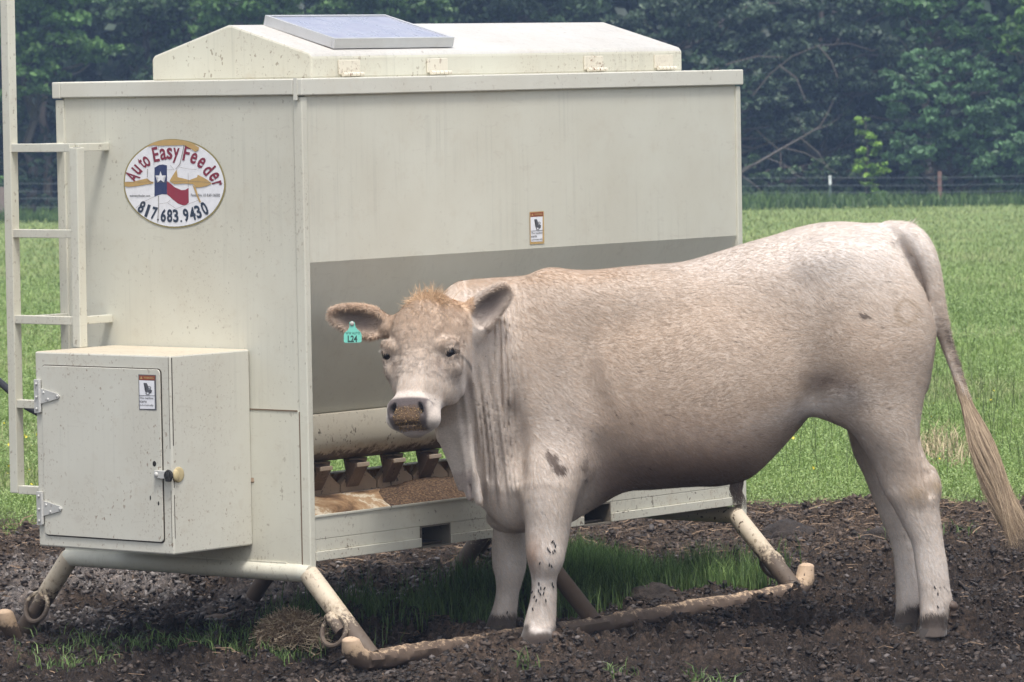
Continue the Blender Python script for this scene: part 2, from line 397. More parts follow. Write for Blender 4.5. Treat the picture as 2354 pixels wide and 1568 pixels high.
for x in (0.,L-.045):
    b=MB(); b.tube([(x,V0+.0,.298),(x,V0+.04,.300),(x,V1-.04,.300),(x,V1,.298)],.031,18); b.build('cross_pipe',M['end'] if x==0 else M['leg'],FR,smooth=True)
b=MB(); b.box(-.012,.012,V0+.10,V1-.0,.324,.334); b.build('sill_plate',M['end'],FR)
# ---- control box
bx0,by0,by1,bz0,bz1=-.396,.515,1.145,.385,1.05
cb=MB(); t=.004
cb.box(bx0,-.0055,by0,by1,bz0,bz1)
cbo=cb.build('control_box',[M['box'],M['boxtop']],FR,bevel=.006)
for p in cbo.data.polygons:
    if p.normal.z>.9: p.material_index=1
def rrect(y0,y1,z0,z1,r,n=6):
    P=[]
    for cy,cz,a0 in ((y1-r,z1-r,0),(y0+r,z1-r,90),(y0+r,z0+r,180),(y1-r,z0+r,270)):
        for k in range(n+1):
            a=math.radians(a0+90*k/n); P.append((cy+r*math.cos(a),cz+r*math.sin(a)))
    return P
dy0,dy1,dz0,dz1=.5575,1.11,.4265,1.003
MB().prism(rrect(dy0-.004,dy1+.003,dz0-.004,dz1+.003,.016),'x',bx0-.0012,bx0-.0002).build('door_gap',M['gap'],cbo)
door=MB().prism(rrect(dy0,dy1,dz0,dz1,.014),'x',bx0-.006,bx0-.0014).build('door',M['box'],cbo,bevel=.0015)
# seams and stains on the box edge
b=MB(); b.box(bx0-.001,bx0-.0003,by0+.006,by0+.0075,.74,1.045); b.box(bx0-.001,bx0-.0003,by0+.006,by0+.0075,.41,.60)
b.box(bx0+.006,bx0+.010,by0-.001,by0-.0003,.75,1.043); b.box(bx0+.006,bx0+.0085,by0-.001,by0-.0003,.61,.64); b.box(bx0+.006,bx0+.0085,by0-.001,by0-.0003,.44,.585); b.build('box_seam',M['gap'],cbo)
for zc in (.895,.512):
    b=MB(); yh=1.118
    b.box(bx0-.008,bx0-.0003,yh,yh+.028,zc-.055,zc+.06,.001)
    b.tube([(bx0-.010,yh-.001,zc-.05),(bx0-.010,yh-.001,zc+.055)],.006,10)
    b.prism([(yh-.006,zc-.022),(yh-.006,zc+.030),(yh-.088,zc+.014),(yh-.094,zc+.006),(yh-.088,zc-.002)],'x',bx0-.0105,bx0-.0065)
    for y,z in ((yh-.02,zc+.016),(yh-.04,zc-.006),(yh-.085,zc+.006),(yh+.015,zc+.045),(yh+.015,zc-.04),(yh+.015,zc)): b.ell((bx0-.0105,y,z),(.003,.005,.005),seg=8)
    b.build('hinge',M['galv'],cbo)
b=MB(); b.box(bx0-.018,bx0-.007,.522,.582,.640,.667,.002); b.ell((bx0-.018,.572,.653),(.006,.009,.009),seg=10); b.build('latch',M['galv'],cbo)
b=MB(); b.torus((bx0-.016,.517,.652),.014,.006,(0,1,0),(0,0,1),16,6); b.box(bx0-.024,bx0-.01,.506,.526,.632,.646,.003); b.ell((bx0-.016,.517,.652),(.010,.010,.016),seg=10); b.build('padlock',M['dark'],cbo)
b=MB(); b.ell((bx0+.028,by0-.002,.652),(.028,.004,.026)); b.ell((bx0+.012,by0-.006,.650),(.014,.007,.020)); b.build('lock_plate',M['brass'],cbo,smooth=True)
for c_e,r_e in (((bx0-.0062,.590,.688),(.001,.0085,.0095)),((bx0-.0062,.575,.556),(.001,.004,.007)),((bx0-.0062,.612,.573),(.001,.003,.008))): MB().ell(c_e,r_e,seg=12).build('bolt_hole',M['dark'],cbo)
# ---- ladder
ld=MB(); xl=-.17; r_=.0185
ld.tube([(xl,1.462,2.9),(xl,1.471,.536)],r_,square=True); la=ld.build('ladder_rail',M['lad'],FR,bevel=.003)
MB().tube([(xl,1.146,1.738),(xl,1.150,1.051)],r_,square=True).build('ladder_rail',M['lad'],FR,bevel=.003)
b=MB(); b.ell((xl,1.146,1.7385),(.014,.014,.001)); b.build('rail_opening',M['dark'],FR)
for z,ya in ((1.737,1.168),(1.441,1.168),(1.142,1.168),(.848,1.147),(.548,1.147)):
    MB().tube([(xl,1.452,z),(xl if ya>1.15 else xl,ya,z+.000)],.0145,square=True).build('rung',M['lad'],FR,bevel=.002)
for z in (1.737,1.142):
    for yb in (1.168,1.385):
        MB().tube([(xl+.0185,yb,z),(-.001,yb,z)],.0135,square=True).build('ladder_bracket',M['lad'],FR,bevel=.002)
# ---- decals.  (X,Y) are taken on the flat sticker and laid on the wall 2 mm proud
def DX(X,Y,l): return (-.0020-.0006*l, .85-(X-945)*.0003026, 1.61-(Y-790)*.0002157)
def dpoly(bm,P,l):
    f=bm.faces.new([bm.verts.new(DX(x,y,l)) for x,y in P]); return f
def tri_build(b,name,mt,par):
    bmesh.ops.triangulate(b.bm,faces=b.bm.faces); 
    for f in b.bm.faces: f.normal_update()
    me=bpy.data.meshes.new(name); b.bm.to_mesh(me); b.bm.free(); return link(name,me,mt,par)
def solid(P,l,name,mt,par):
    b=MB(); dpoly(b.bm,P,l); return tri_build(b,name,mt,par)
ell=lambda rx,ry,cx=945,cy=790:[(cx+rx*math.cos(a)*(1+.004*math.sin(9*a+1)),cy+ry*math.sin(a)*(1+.004*math.cos(7*a))) for a in [2*math.pi*k/72 for k in range(72)]]
dec=solid(ell(790,705),0,'logo_decal',M['olive'],FR); dec['label']='round cracked sticker with flag and phone number'
solid(ell(768,683),1,'decal_face',M['white'],dec)
b=MB()
for P in ([(530,215),(640,140),(800,100),(960,95),(1120,110),(1250,155),(1350,220),(1340,260),(1290,290),(1210,230),(1120,180),(1000,185),(740,190),(640,180)],
    [(180,770),(300,765),(400,740),(535,710),(545,750),(635,765),(630,790),(520,805),(440,820),(350,835),(240,845),(186,835)],
    [(885,745),(930,670),(995,570),(1010,690),(1100,710),(1190,735),(1310,690),(1320,650),(1400,690),(1480,740),(1530,790),(1450,830),(1350,850),(1290,850),(1240,800),(1100,790),(960,800),(910,775)],
    [(1235,812),(1285,850),(1320,980),(1362,1080),(1338,1090),(1295,980)]): dpoly(b.bm,P,4)
tri_build(b,'peeled_patch',M['tan'],dec)
solid([(650,540),(720,497),(780,488),(845,503),(838,750),(835,965),(760,960),(700,975),(640,1005)],2,'flag_field',M['navy'],dec)
solid([(839,750),(880,780),(960,850),(1060,895),(1120,890),(1172,860),(1170,1090),(1130,1130),(1080,1135),(1000,1105),(920,1040),(880,1000),(836,965)],2,'flag_stripe',M['red'],dec)
solid([(745+(88 if k%2==0 else 36)*math.sin(math.pi*k/5),695-(100 if k%2==0 else 40)*math.cos(math.pi*k/5)) for k in range(10)],3,'flag_star',M['white'],dec)
def letters(specs,name,mt,l=3,off=.020):
    bm=bmesh.new()
    for ch,X,Y,w_,h_,rot in specs:
        a,P=textmesh(ch,off); mn,mx=a.min(0),a.max(0); cx,cy=(mn+mx)[:2]/2; sx=w_/max(mx[0]-mn[0],1e-3); sy=h_/max(mx[1]-mn[1],1e-3)
        r=math.radians(rot); vs=[]
        for q in a:
            x=(q[0]-cx)*sx; y=-(q[1]-cy)*sy; xr=x*math.cos(r)+y*math.sin(r); yr=-x*math.sin(r)+y*math.cos(r)
            vs.append(bm.verts.new(DX(X+xr,Y+yr,l)))
        for p in P:
            try: bm.faces.new([vs[i] for i in p])
            except: pass
    me=bpy.data.meshes.new(name); bm.to_mesh(me); bm.free(); return link(name,me,mt,dec)
letters([('A',300,680,125,235,57),('u',378,572,92,170,46),('t',452,468,62,190,40),('o',530,438,92,175,30),
 ('E',675,328,92,235,10),('a',790,325,98,185,6),('s',890,315,88,185,0),('y',990,345,98,240,-5),
 ('F',1155,315,95,240,-12),('e',1263,390,98,180,-22),('e',1378,460,98,180,-34),('d',1490,565,98,225,-45),('e',1568,678,98,175,-58),('r',1612,792,70,150,-72)],'lettering',M['maroon'])
letters([('8',438,1165,88,200,-24),('1',528,1225,44,205,-19),('7',632,1265,82,205,-14),('.',688,1365,30,34,-8),('6',775,1298,84,210,-5),('8',872,1302,84,210,-1),('3',965,1302,84,210,3),
 ('.',1050,1385,30,34,5),('9',1125,1290,84,210,9),('4',1225,1268,88,210,13),('3',1312,1235,84,210,18),('0',1412,1182,88,215,23)],'phone_number',M['ink'],off=.03)
letters([('autoeasyfeeder.com',415,990,320,52,0)],'small_print',M['grey'],off=.01); letters([('Patent No. US 8,651,065B2',1430,975,445,52,0)],'small_print',M['grey'],off=.01)
def cracks(lines,w_,l=5):
    for Ln in lines:
        bm=bmesh.new()
        for (x0,y0),(x1,y1) in zip(Ln,Ln[1:]):
            d_=math.hypot(x1-x0,y1-y0); nx,ny=-(y1-y0)/d_*w_/2,(x1-x0)/d_*w_/2
            bm.faces.new([bm.verts.new(DX(*q,l)) for q in ((x0-nx,y0-ny),(x1-nx,y1-ny),(x1+nx*.8,y1+ny*.8),(x0+nx,y0+ny))])
        me=bpy.data.meshes.new('crack'); bm.to_mesh(me); bm.free(); link('crack',me,M['crack'],dec)
cracks([[(1118,180),(1095,300),(1050,480),(985,560)],[(708,985),(705,1200),(685,1410)],[(545,560),(540,690)]],9)
cracks([[(175,765),(640,768),(880,765),(1200,750),(1705,790)],[(340,1190),(480,1080),(640,1000)],[(720,1115),(840,1095),(890,1055)],[(850,1100),(980,1190),(1330,1050)],[(850,575),(960,570),(900,500)],[(725,190),(728,260)],[(1040,530),(1180,560),(1310,570)],[(1175,620),(1175,850)],[(632,310),(650,500)]],4)
# warning stickers: one on the box door, one on the long side
def warning(origin,ax,up,nrm,w_,h_,par,worn):
    O=Vector(origin); ax=Vector(ax); up=Vector(up); nrm=Vector(nrm)
    def q(X,Y,l): return O+ax*(X*w_)+up*(-Y*h_)+nrm*(.0008+.0006*l)
    def pl(P,l,name,mt,p): 
        b=MB(); b.bm.faces.new([b.bm.verts.new(q(x,y,l)) for x,y in P]); return tri_build(b,name,mt,p)
    o=pl([(0,0),(1,0),(1,1),(0,1)],0,'warning_decal',M['tan'] if worn else M['grey'],par)
    e=.045 if not worn else .05
    pl([(e,.165),(1-e*2 if not worn else .9,.165),(.86 if worn else 1-e*2,.96 if not worn else .93),(e,.975 if not worn else .92)],1,'decal_face',M['white'],o)
    pl([(e,.03),(1-e,.02),(1-e,.15),(e,.16)],1,'decal_header',M['rustred'],o)
    pl([(.30,.235),(.48,.235),(.56,.32),(.60,.42),(.68,.40),(.78,.44),(.70,.475),(.72,.53),(.60,.50),(.52,.49),(.38,.49),(.45,.42),(.44,.33)],2,'pictogram',M['grey'],o)
    bm=bmesh.new()
    for cx,cy,R,Rr in ((.53,.52,.12,.055),(.64,.36,.09,.04)):
        n=20
        for i in range(n):
            a0,a1=2*math.pi*i/n,2*math.pi*(i+1)/n
            bm.faces.new([bm.verts.new(q(cx+r*math.cos(a),cy+rr*math.sin(a),3)) for r,rr,a in ((R,Rr,a0),(R,Rr,a1),(R*.62,Rr*.62,a1),(R*.62,Rr*.62,a0))])
    bm.faces.new([bm.verts.new(q(x,y,3)) for x,y in ((e,.588),(.92,.580),(.92,.596),(e,.604))])
    for t_,X,Y,ww,hh in (('This machine',.46,.66,.78,.062),('starts',.26,.76,.40,.062),('automatically',.46,.865,.78,.062)):
        a,P=textmesh(t_,.012); mn,mx=a.min(0),a.max(0); vs=[bm.verts.new(q(X+((p[0]-mn[0])/(mx[0]-mn[0])-.5)*ww,Y-((p[1]-mn[1])/(mx[1]-mn[1])-.5)*hh,3)) for p in a]
        for p in P:
            try: bm.faces.new([vs[i] for i in p])
            except: pass
    me=bpy.data.meshes.new('lettering'); bm.to_mesh(me); bm.free(); link('lettering',me,M['grey'],o)
    bm=bmesh.new(); a,P=textmesh('WARNING',.015); mn,mx=a.min(0),a.max(0)
    vs=[bm.verts.new(q(.60+((p[0]-mn[0])/(mx[0]-mn[0])-.5)*.56,.088-((p[1]-mn[1])/(mx[1]-mn[1])-.5)*.062,2)) for p in a]
    for p in P: bm.faces.new([vs[i] for i in p])
    bm.faces.new([bm.verts.new(q(x,y,2)) for x,y in ((.10,.125),(.25,.12),(.175,.05))])
    me=bpy.data.meshes.new('header_lettering'); bm.to_mesh(me); bm.free(); link('header_lettering',me,M['tan'],o)
    return o
warning((bx0-.0062,.654,.985),(0,-1,0),(0,0,1),(-1,0,0),.080,.118,cbo,False)
# ================================================================ GROUND
YM=21.6
def edgeY(x):                       # where the trampled mud gives way to the pasture
    return 21.55+.25*np.sin(x*1.7+1)+.35*(fbm(x*1.1,x*0+3.3,3,5)-.5)*2-.0*x
def terrain(x,y):
    t=np.clip(y-22.,0,None); return -.0149*t
def mudh(x,y):
    base=(fbm(x*1.3,y*1.3,3,1)-.5)*.10
    wx=x+.05*(fbm(x*12,y*12,3,13)-.5); wy=y+.05*(fbm(x*12+5,y*12,3,14)-.5)
    def bil(f,sd,o): return np.abs(fbm(wx*f,wy*f,o,sd)-.5)*2
    rug=fbm(x*1.1+4,y*1.1,3,19); rug=.85+.6*smooth(.35,.65,rug)
    h=(bil(7,21,4)*.060+(1-bil(13,23,4))*.040+bil(30,25,3)*.020+(fbm(wx*60,wy*60,3,12)-.5)*.028)*rug+clods(wx,wy,.06,3)*.55*rug+clods(wx+3,wy,.026,4)*.8
    return base+h*1.25-.082
def mud(x,y):
    h=mudh(x,y)
    cs,sn=math.cos(math.radians(50.6)),math.sin(math.radians(50.6))
    lx=(x-KP[0])*cs+(y-KP[1])*sn; ly=-(x-KP[0])*sn+(y-KP[1])*cs
    fl=np.exp(-((ly+.04)/.20)**2)*smooth(-.35,-.1,lx)*smooth(2.75,2.5,lx)   # pressed flat under the near skid
    h=h*(1-.6*fl)-(.004+.014*smooth(.8,1.4,lx))*fl
    bank=np.exp(-((ly+.17)/.09)**2)*smooth(.25,.7,lx)*smooth(2.6,2.2,lx); h=h
    under=smooth(.05,.3,ly)*smooth(1.65,1.4,ly)*smooth(-.1,.1,lx)*smooth(2.6,2.4,lx); h=h*(1-.1*under)
    flat=smooth(16.5,16.2,y)*smooth(-.2,-.5,x)*.15; h=h*(1-flat)
    for hx,hy,rr in ((-.0,16.62,.15),(-.06,17.05,.14),(1.40,16.72,.16),(1.33,16.93,.15)):
        r2=((x-hx)**2+(y-hy)**2)/(rr*rr); h=h*(1-.8*np.exp(-r2*1.6))+.008*np.exp(-r2)+.022*np.exp(-((np.sqrt(r2)-1.25)/.35)**2)
    e=smooth(21.2,22.3,y); return h*(1-e)-.01*e
nx,ny=800,1120
ys=np.concatenate([np.linspace(15.2,18.6,700),np.linspace(18.61,22.6,420)]); 
tx=np.linspace(-1,1,nx)
Yg,Tg=np.meshgrid(ys,tx,indexing='ij'); Xg=Tg*(.118*Yg+.75)
eg=smooth(1.,.93,np.abs(Tg))*smooth(15.2,15.4,Yg); Zg=(mud(Xg,Yg)+terrain(Xg,Yg))*eg-.05*(1-eg)
V=np.stack([Xg,Yg,Zg],-1).reshape(-1,3)
i=np.arange(ny-1)[:,None]*nx+np.arange(nx-1)[None,:]; Fq=np.stack([i,i+1,i+nx+1,i+nx],-1).reshape(-1,4)
lin=smooth(.35,.7,fbm(Xg*1.6,Yg*1.6,3,31))        # drier, paler patches
wet=smooth(.5,.72,fbm(Xg*2.5+9,Yg*1.7,3,33))
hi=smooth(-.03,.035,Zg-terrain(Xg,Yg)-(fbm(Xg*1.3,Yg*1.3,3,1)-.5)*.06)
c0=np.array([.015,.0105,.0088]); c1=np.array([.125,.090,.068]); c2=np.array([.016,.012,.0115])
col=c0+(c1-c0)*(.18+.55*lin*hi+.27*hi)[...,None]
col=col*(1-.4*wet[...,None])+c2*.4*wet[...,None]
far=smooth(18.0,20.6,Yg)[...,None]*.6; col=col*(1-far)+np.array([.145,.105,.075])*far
# pale ashy crust in the middle distance on the left, under and behind the feeder
ash=(smooth(-.2,-1.2,Xg)*smooth(17.6,18.2,Yg)*smooth(20.,19.2,Yg)*smooth(.36,.56,fbm(Xg*3,Yg*2,3,41))*hi)[...,None]*.85
col=col*(1-ash)+np.array([.36,.32,.30])*ash
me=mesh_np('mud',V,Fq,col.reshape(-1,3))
mm=mat('mud',(.06,.045,.037),.75,spec=.35); q=NT(mm); tc=q.n('TexCoord').outputs['Object']; vc=q.n('VertexColor',layer_name='Col').outputs[0]
f=q.noise(tc,48,7,.78); c=q.mix(1.,vc,q.ramp(f,[(.3,K3(.30)),(.48,K3(.85)),(.60,(1.7,1.6,1.5)),(.75,(3.2,2.9,2.6))]),'MULTIPLY')
c=q.mix(q.ramp(q.noise(q.mapv(tc,(1,.5,1)),150,3,.6),[(.60,K3(0)),(.68,K3(.75))]),c,(.20,.145,.10))
q.l(c,q.b.inputs['Base Color']); q.l(q.bump(q.noise(tc,60,8,.8),1.,.035),q.b.inputs['Normal'])
q.l(q.ramp(q.noise(tc,6,4,.6),[(.35,K3(.42)),(.6,K3(.8))]),q.b.inputs['Roughness']); M['mud']=mm
tag(link('mud_ground',me,mm,smooth=True),kind='structure')
# pasture sheet, reaching past the wood; it also carries the wide surroundings of the mud
g=mat('pasture_soil',(.10,.15,.035),.9); q=NT(g); tc=q.n('TexCoord').outputs['Object']
c=q.ramp(q.noise(tc,.35,6,.6),[(.3,(.13,.20,.045)),(.5,(.19,.26,.07)),(.7,(.27,.29,.11))]); c=q.mix(q.ramp(q.noise(tc,8,5,.7),[(.35,K3(0)),(.7,K3(.6))]),c,(.06,.11,.022)); q.l(c,q.b.inputs['Base Color'])
ysf=np.array([2,8,15,19,21.5,22,22.6,24,30,45,60,80,100,125,160,400.]); xsf=np.linspace(-60,60,25)
A,B=np.meshgrid(ysf,xsf,indexing='ij'); Zf=terrain(B,np.minimum(A,125))-.03
Zf=np.where((A<21.9),-.045,Zf)
V=np.stack([B,A,Zf],-1).reshape(-1,3); n=len(xsf); i=np.arange(len(ysf)-1)[:,None]*n+np.arange(n-1)[None,:]; Fq=np.stack([i,i+1,i+n+1,i+n],-1).reshape(-1,4)
gm2=mat('soil_wide',(.055,.042,.034),.9); q=NT(gm2); tc=q.n('TexCoord').outputs['Object']; q.l(q.ramp(q.noise(tc,22,7,.8),[(.3,(.014,.010,.008)),(.55,(.055,.040,.031)),(.75,(.15,.11,.08))]),q.b.inputs['Base Color']); q.l(q.bump(q.noise(tc,18,8,.8),1.,.08),q.b.inputs['Normal'])
o=link('pasture_ground',mesh_np('pasture',V,Fq),[g,gm2],smooth=False); tag(o,kind='structure')
for p in o.data.polygons:
    if p.center.y<21.7: p.material_index=1
# ---- blades
def blades(X,Y,Z,h,wd,lean,col,name,mt,jit=.35,az=None,tipc=1.25,curve=.5):
    n=len(X); a=rng.uniform(0,2*math.pi,n) if az is None else az; fa=rng.uniform(0,2*math.pi,n)
    dx,dy=np.cos(a)*lean*h,np.sin(a)*lean*h; sx,sy=np.cos(fa)*wd/2,np.sin(fa)*wd/2*.6
    base=np.stack([X,Y,Z],-1); s=np.stack([sx,sy,np.zeros(n)],-1)
    mid=base+np.stack([dx*curve*.5,dy*curve*.5,h*.55],-1); tip=base+np.stack([dx,dy,h*(1-.35*np.minimum(lean,1.2))],-1)
    V=np.stack([base-s,base+s,mid+s*.75,mid-s*.75,tip+s*.12,tip-s*.12],1).reshape(-1,3)
    k=np.arange(n)[:,None]*6; Fq=np.concatenate([k+np.array([[0,1,2,3]]),k+np.array([[3,2,4,5]])],0)
    br=(1+jit*(rng.random(n)-.5)*2)[:,None]; c=col*br
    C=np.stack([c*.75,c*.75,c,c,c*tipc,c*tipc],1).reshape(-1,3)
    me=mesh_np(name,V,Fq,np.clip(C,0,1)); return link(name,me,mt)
def leafmat(name,trans=.3,rough=.5):
    mm=bpy.data.materials.new(name); mm.use_nodes=True; t=mm.node_tree; b=t.nodes['Principled BSDF']; b.inputs['Roughness'].default_value=rough; b.inputs['Specular IOR Level'].default_value=.35
    v=t.nodes.new('ShaderNodeVertexColor'); v.layer_name='Col'; t.links.new(v.outputs[0],b.inputs['Base Color'])
    if trans:
        tr=t.nodes.new('ShaderNodeBsdfTranslucent'); mx=t.nodes.new('ShaderNodeMixShader'); mx.inputs[0].default_value=trans
        t.links.new(v.outputs[0],tr.inputs[0]); t.links.new(b.outputs[0],mx.inputs[1]); t.links.new(tr.outputs[0],mx.inputs[2]); t.links.new(mx.outputs[0],t.nodes['Material Output'].inputs[0])
    return mm
M['grass']=leafmat('grass_blade',.25); M['leaf']=leafmat('leaf',.22,.5); M['straw']=leafmat('straw',.1,.7); M['hair']=leafmat('hair',.15,.6)
# pasture grass
n=290000
inv=rng.uniform(1/112.,1/21.2,n); Y=1/inv; X=rng.uniform(-1,1,n)*(.150*Y+.1)
keep=Y>edgeY(X)-.25*rng.random(n)**2; X,Y=X[keep],Y[keep]; n=len(X)
near=np.clip((40-Y)/18,0,1); pat=fbm(X*.5,Y*.22,3,51); dry=smooth(.52,.72,fbm(X*.9+20,Y*.35,3,53)); clov=smooth(.5,.62,fbm(X*1.6,Y*.7,3,55))
h=(.028+.035*pat+.025*rng.random(n))*(1+.004*(Y-22)); h*=1+1.2*(rng.random(n)<.03)
h*=np.clip((Y-edgeY(X))*1.2+.45,.45,1)
wd=.0045*(1+.045*(Y-21)); ga=np.array([.165,.25,.055]); gb=np.array([.29,.38,.125]); gd=np.array([.40,.38,.22]); gdk=np.array([.055,.115,.035])
fr=rng.random(n)[:,None]; col=ga*(1-fr)+gb*fr; col=col*(1-.35*pat[:,None])+gdk*.35*pat[:,None]
col=col+(gd-col)*((dry*.5)[:,None]*(rng.random(n)[:,None]<.55)); farw=smooth(40,100,Y)[:,None]; col=col*(1-farw*.75)+np.array([.31,.36,.14])*farw*.75
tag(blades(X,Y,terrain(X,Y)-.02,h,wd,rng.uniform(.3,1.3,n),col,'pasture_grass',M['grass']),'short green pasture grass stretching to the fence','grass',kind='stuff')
# low clover leaves and yellow flowers
def cards(P,size,col,name,mt,up=.6,parent=None,asp=.7):
    n=len(P); nrm=rng.normal(size=(n,3)); nrm[:,2]=np.abs(nrm[:,2])*(.5+up*2); nrm/=np.linalg.norm(nrm,axis=1,keepdims=True)
    t=np.cross(nrm,rng.normal(size=(n,3))); t/=np.linalg.norm(t,axis=1,keepdims=True)+1e-9; b=np.cross(nrm,t)
    s=size[:,None]; V=np.stack([P-t*s,P+b*s*asp*.5-t*s*.1,P+t*s,P-b*s*asp*.5-t*s*.1],1).reshape(-1,3)
    Fq=np.arange(4*n).reshape(-1,4); C=np.repeat(col,4,0)
    return link(name,mesh_np(name,V,Fq,np.clip(C,0,1)),mt,parent)
n=190000; inv=rng.uniform(1/60.,1/21.4,n); Y=1/inv; X=rng.uniform(-1,1,n)*(.145*Y+.1); k=(Y>edgeY(X))&(fbm(X*1.6,Y*.7,3,55)>.36); X,Y=X[k],Y[k]; n=len(X)
P=np.stack([X,Y,terrain(X,Y)+.01+.055*rng.random(n)],-1); fr=rng.random(n)[:,None]
tag(cards(P,.0052*(1+.03*(Y-21))*(.6+.9*rng.random(n)),np.array([.18,.28,.08])*(1-fr)+np.array([.34,.44,.18])*fr,'clover_leaves',M['grass'],asp=1.3),'small round clover leaves among the pasture grass','clover',kind='stuff')
n=900; X=rng.uniform(-1,1,n)*3.; Y=22+12*rng.random(n)**1.3; cl=((fbm(X*1.2,Y*.6,2,77)>.60)&(rng.random(n)<.35))|((X<-2.0)&(Y<28)); X,Y=X[cl],Y[cl]; n=len(X)
P=np.stack([X,Y,terrain(X,Y)+.08+.07*rng.random(n)],-1)
tag(cards(P,.006+.005*rng.random(n),np.tile([.70,.58,.05],(n,1)),'yellow_flowers',M['grass'],asp=1.8),'tiny yellow flowers dotted through the pasture','flowers',kind='stuff')
# taller thin weeds
n=420; X=rng.uniform(1.3,3.2,n); Y=rng.uniform(23,34,n)
blw=blades(X,Y,terrain(X,Y),rng.uniform(.12,.45,n),np.full(n,.004),rng.uniform(.1,.6,n),np.tile([.10,.14,.05],(n,1)),'tall_weeds',M['grass']); tag(blw,'thin dark weed stalks standing above the pasture right of the animal','weeds',kind='stuff')
n=420; X=rng.normal(2.15,.10,n); Y=rng.normal(25.2,.5,n); tag(blades(X,Y,terrain(X,Y),rng.uniform(.06,.2,n),np.full(n,.005),rng.uniform(.3,1.1,n),np.tile([.46,.37,.24],(n,1)),'dry_grass',M['straw']),'tuft of dead straw coloured grass behind the swinging tail','dry grass',kind='stuff')
# long strip of rank grass in front of the wood
n=46000; X=rng.uniform(-22,22,n); Y=108+7*rng.random(n); fr=rng.random(n)[:,None]
tag(blades(X,Y,terrain(X,Y)-.05,rng.uniform(.12,.5,n)*(.45+.9*fbm(X*.9,Y*.5,3,58)),np.full(n,.03),rng.uniform(.1,.7,n),np.array([.05,.10,.03])*(1-fr)+np.array([.12,.19,.05])*fr,'verge_grass',M['grass']),'rank darker grass along the foot of the wire fence','tall grass',kind='stuff')
# ---- lush grass growing between the skids and through the mud
def tuft_region(N,fn,hr,name,label,w0=.0042,tint=1.,lean=(.05,.45)):
    X,Y,hs=fn(N); Z=mud(X,Y)-.005; n=len(X); fr=rng.random(n)[:,None]
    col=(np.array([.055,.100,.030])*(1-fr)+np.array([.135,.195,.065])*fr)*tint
    h=rng.uniform(hr[0],hr[1],n)*hs
    tag(blades(X,Y,Z,h,np.full(n,w0),rng.uniform(lean[0],lean[1],n),col,name,M['grass']),label,'grass',kind='stuff')
cs,sn=math.cos(math.radians(50.6)),math.sin(math.radians(50.6))
def L2W(lx,ly): return KP[0]+lx*cs-ly*sn, KP[1]+lx*sn+ly*cs
def rA(N):
    lx=rng.uniform(.0,2.9,N); ly=rng.uniform(.28,1.6,N); 
    dens=fbm(lx*3,ly*3,3,61); 
    # denser towards the middle, thin at the near-left, mud strip left of the far skid
    c=.86-.10*np.clip((.9-lx)/.9,0,1); wdt=.38+.12*smooth(.6,1.3,lx); f=np.exp(-((ly-c+.05)/wdt)**4)*smooth(-.02,.25,lx)
    k=rng.random(N)<f*smooth(.40,.55,dens)*(.10+.90*smooth(.5,1.0,lx)); lx,ly=lx[k],ly[k]; X,Y=L2W(lx,ly); return X,Y,.55+.6*fbm(lx*2,ly*2,2,63)*smooth(0,.8,lx)
tuft_region(24000,rA,(.05,.16),'shaded_grass','thick dark green grass growing in the shade beneath the feeder')
def rB(N):
    X=rng.uniform(.15,1.3,N); Y=rng.uniform(17.7,19.4,N); ix,iy=topix_np(X,Y)
    f=smooth(1180,1300,ix)*smooth(1800,1690,ix); top=1262+.11*(ix-1300); bot=1385-.03*(ix-1300)
    k=(rng.random(N)<f*smooth(.34,.46,fbm(X*5,Y*4,3,65)))&(iy<bot)&(iy>top+45*0+42); X,Y=X[k],Y[k]; return X,Y,.6+.6*fbm(X*3,Y*3,2,67)
def topix_np(X,Y,Z=0):
    P=np.stack([X,Y,np.zeros_like(X)+Z],-1)-CC; zf=P@fw; return W/2+F*(P@RR)/zf, HH/2-F*(P@UU)/zf
tuft_region(26000,rB,(.07,.15),'bright_grass','bright sunlit grass patch between the front and hind legs',tint=1.75)  # tint puts the sunlit brightness into the blade colour
def rC(N):
    cx=[(-1.45,16.85,.12,.08),(-1.2,16.95,.16,.09),(-.95,16.75,.1,.06),(-1.0,17.1,.2,.1),(-1.5,16.6,.07,.05),(-.78,16.62,.05,.04),(1.68,19.9,.09,.18),(1.78,20.2,.08,.15),(1.5,20.05,.04,.08),(.6,15.62,.05,.04),(.3,15.55,.04,.04),(.02,15.62,.03,.03)]
    X=[];Y=[]
    for a,b,sx,sy in cx:
        m_=int(N*sx*4/10); X.append(rng.normal(a,sx,m_)); Y.append(rng.normal(b,sy,m_))
    X=np.concatenate(X);Y=np.concatenate(Y); return X,Y,np.full(len(X),.6)
tuft_region(5000,rC,(.03,.12),'sparse_grass','thin grass sprigs scattered over the churned mud',tint=1.5,lean=(.2,1.))
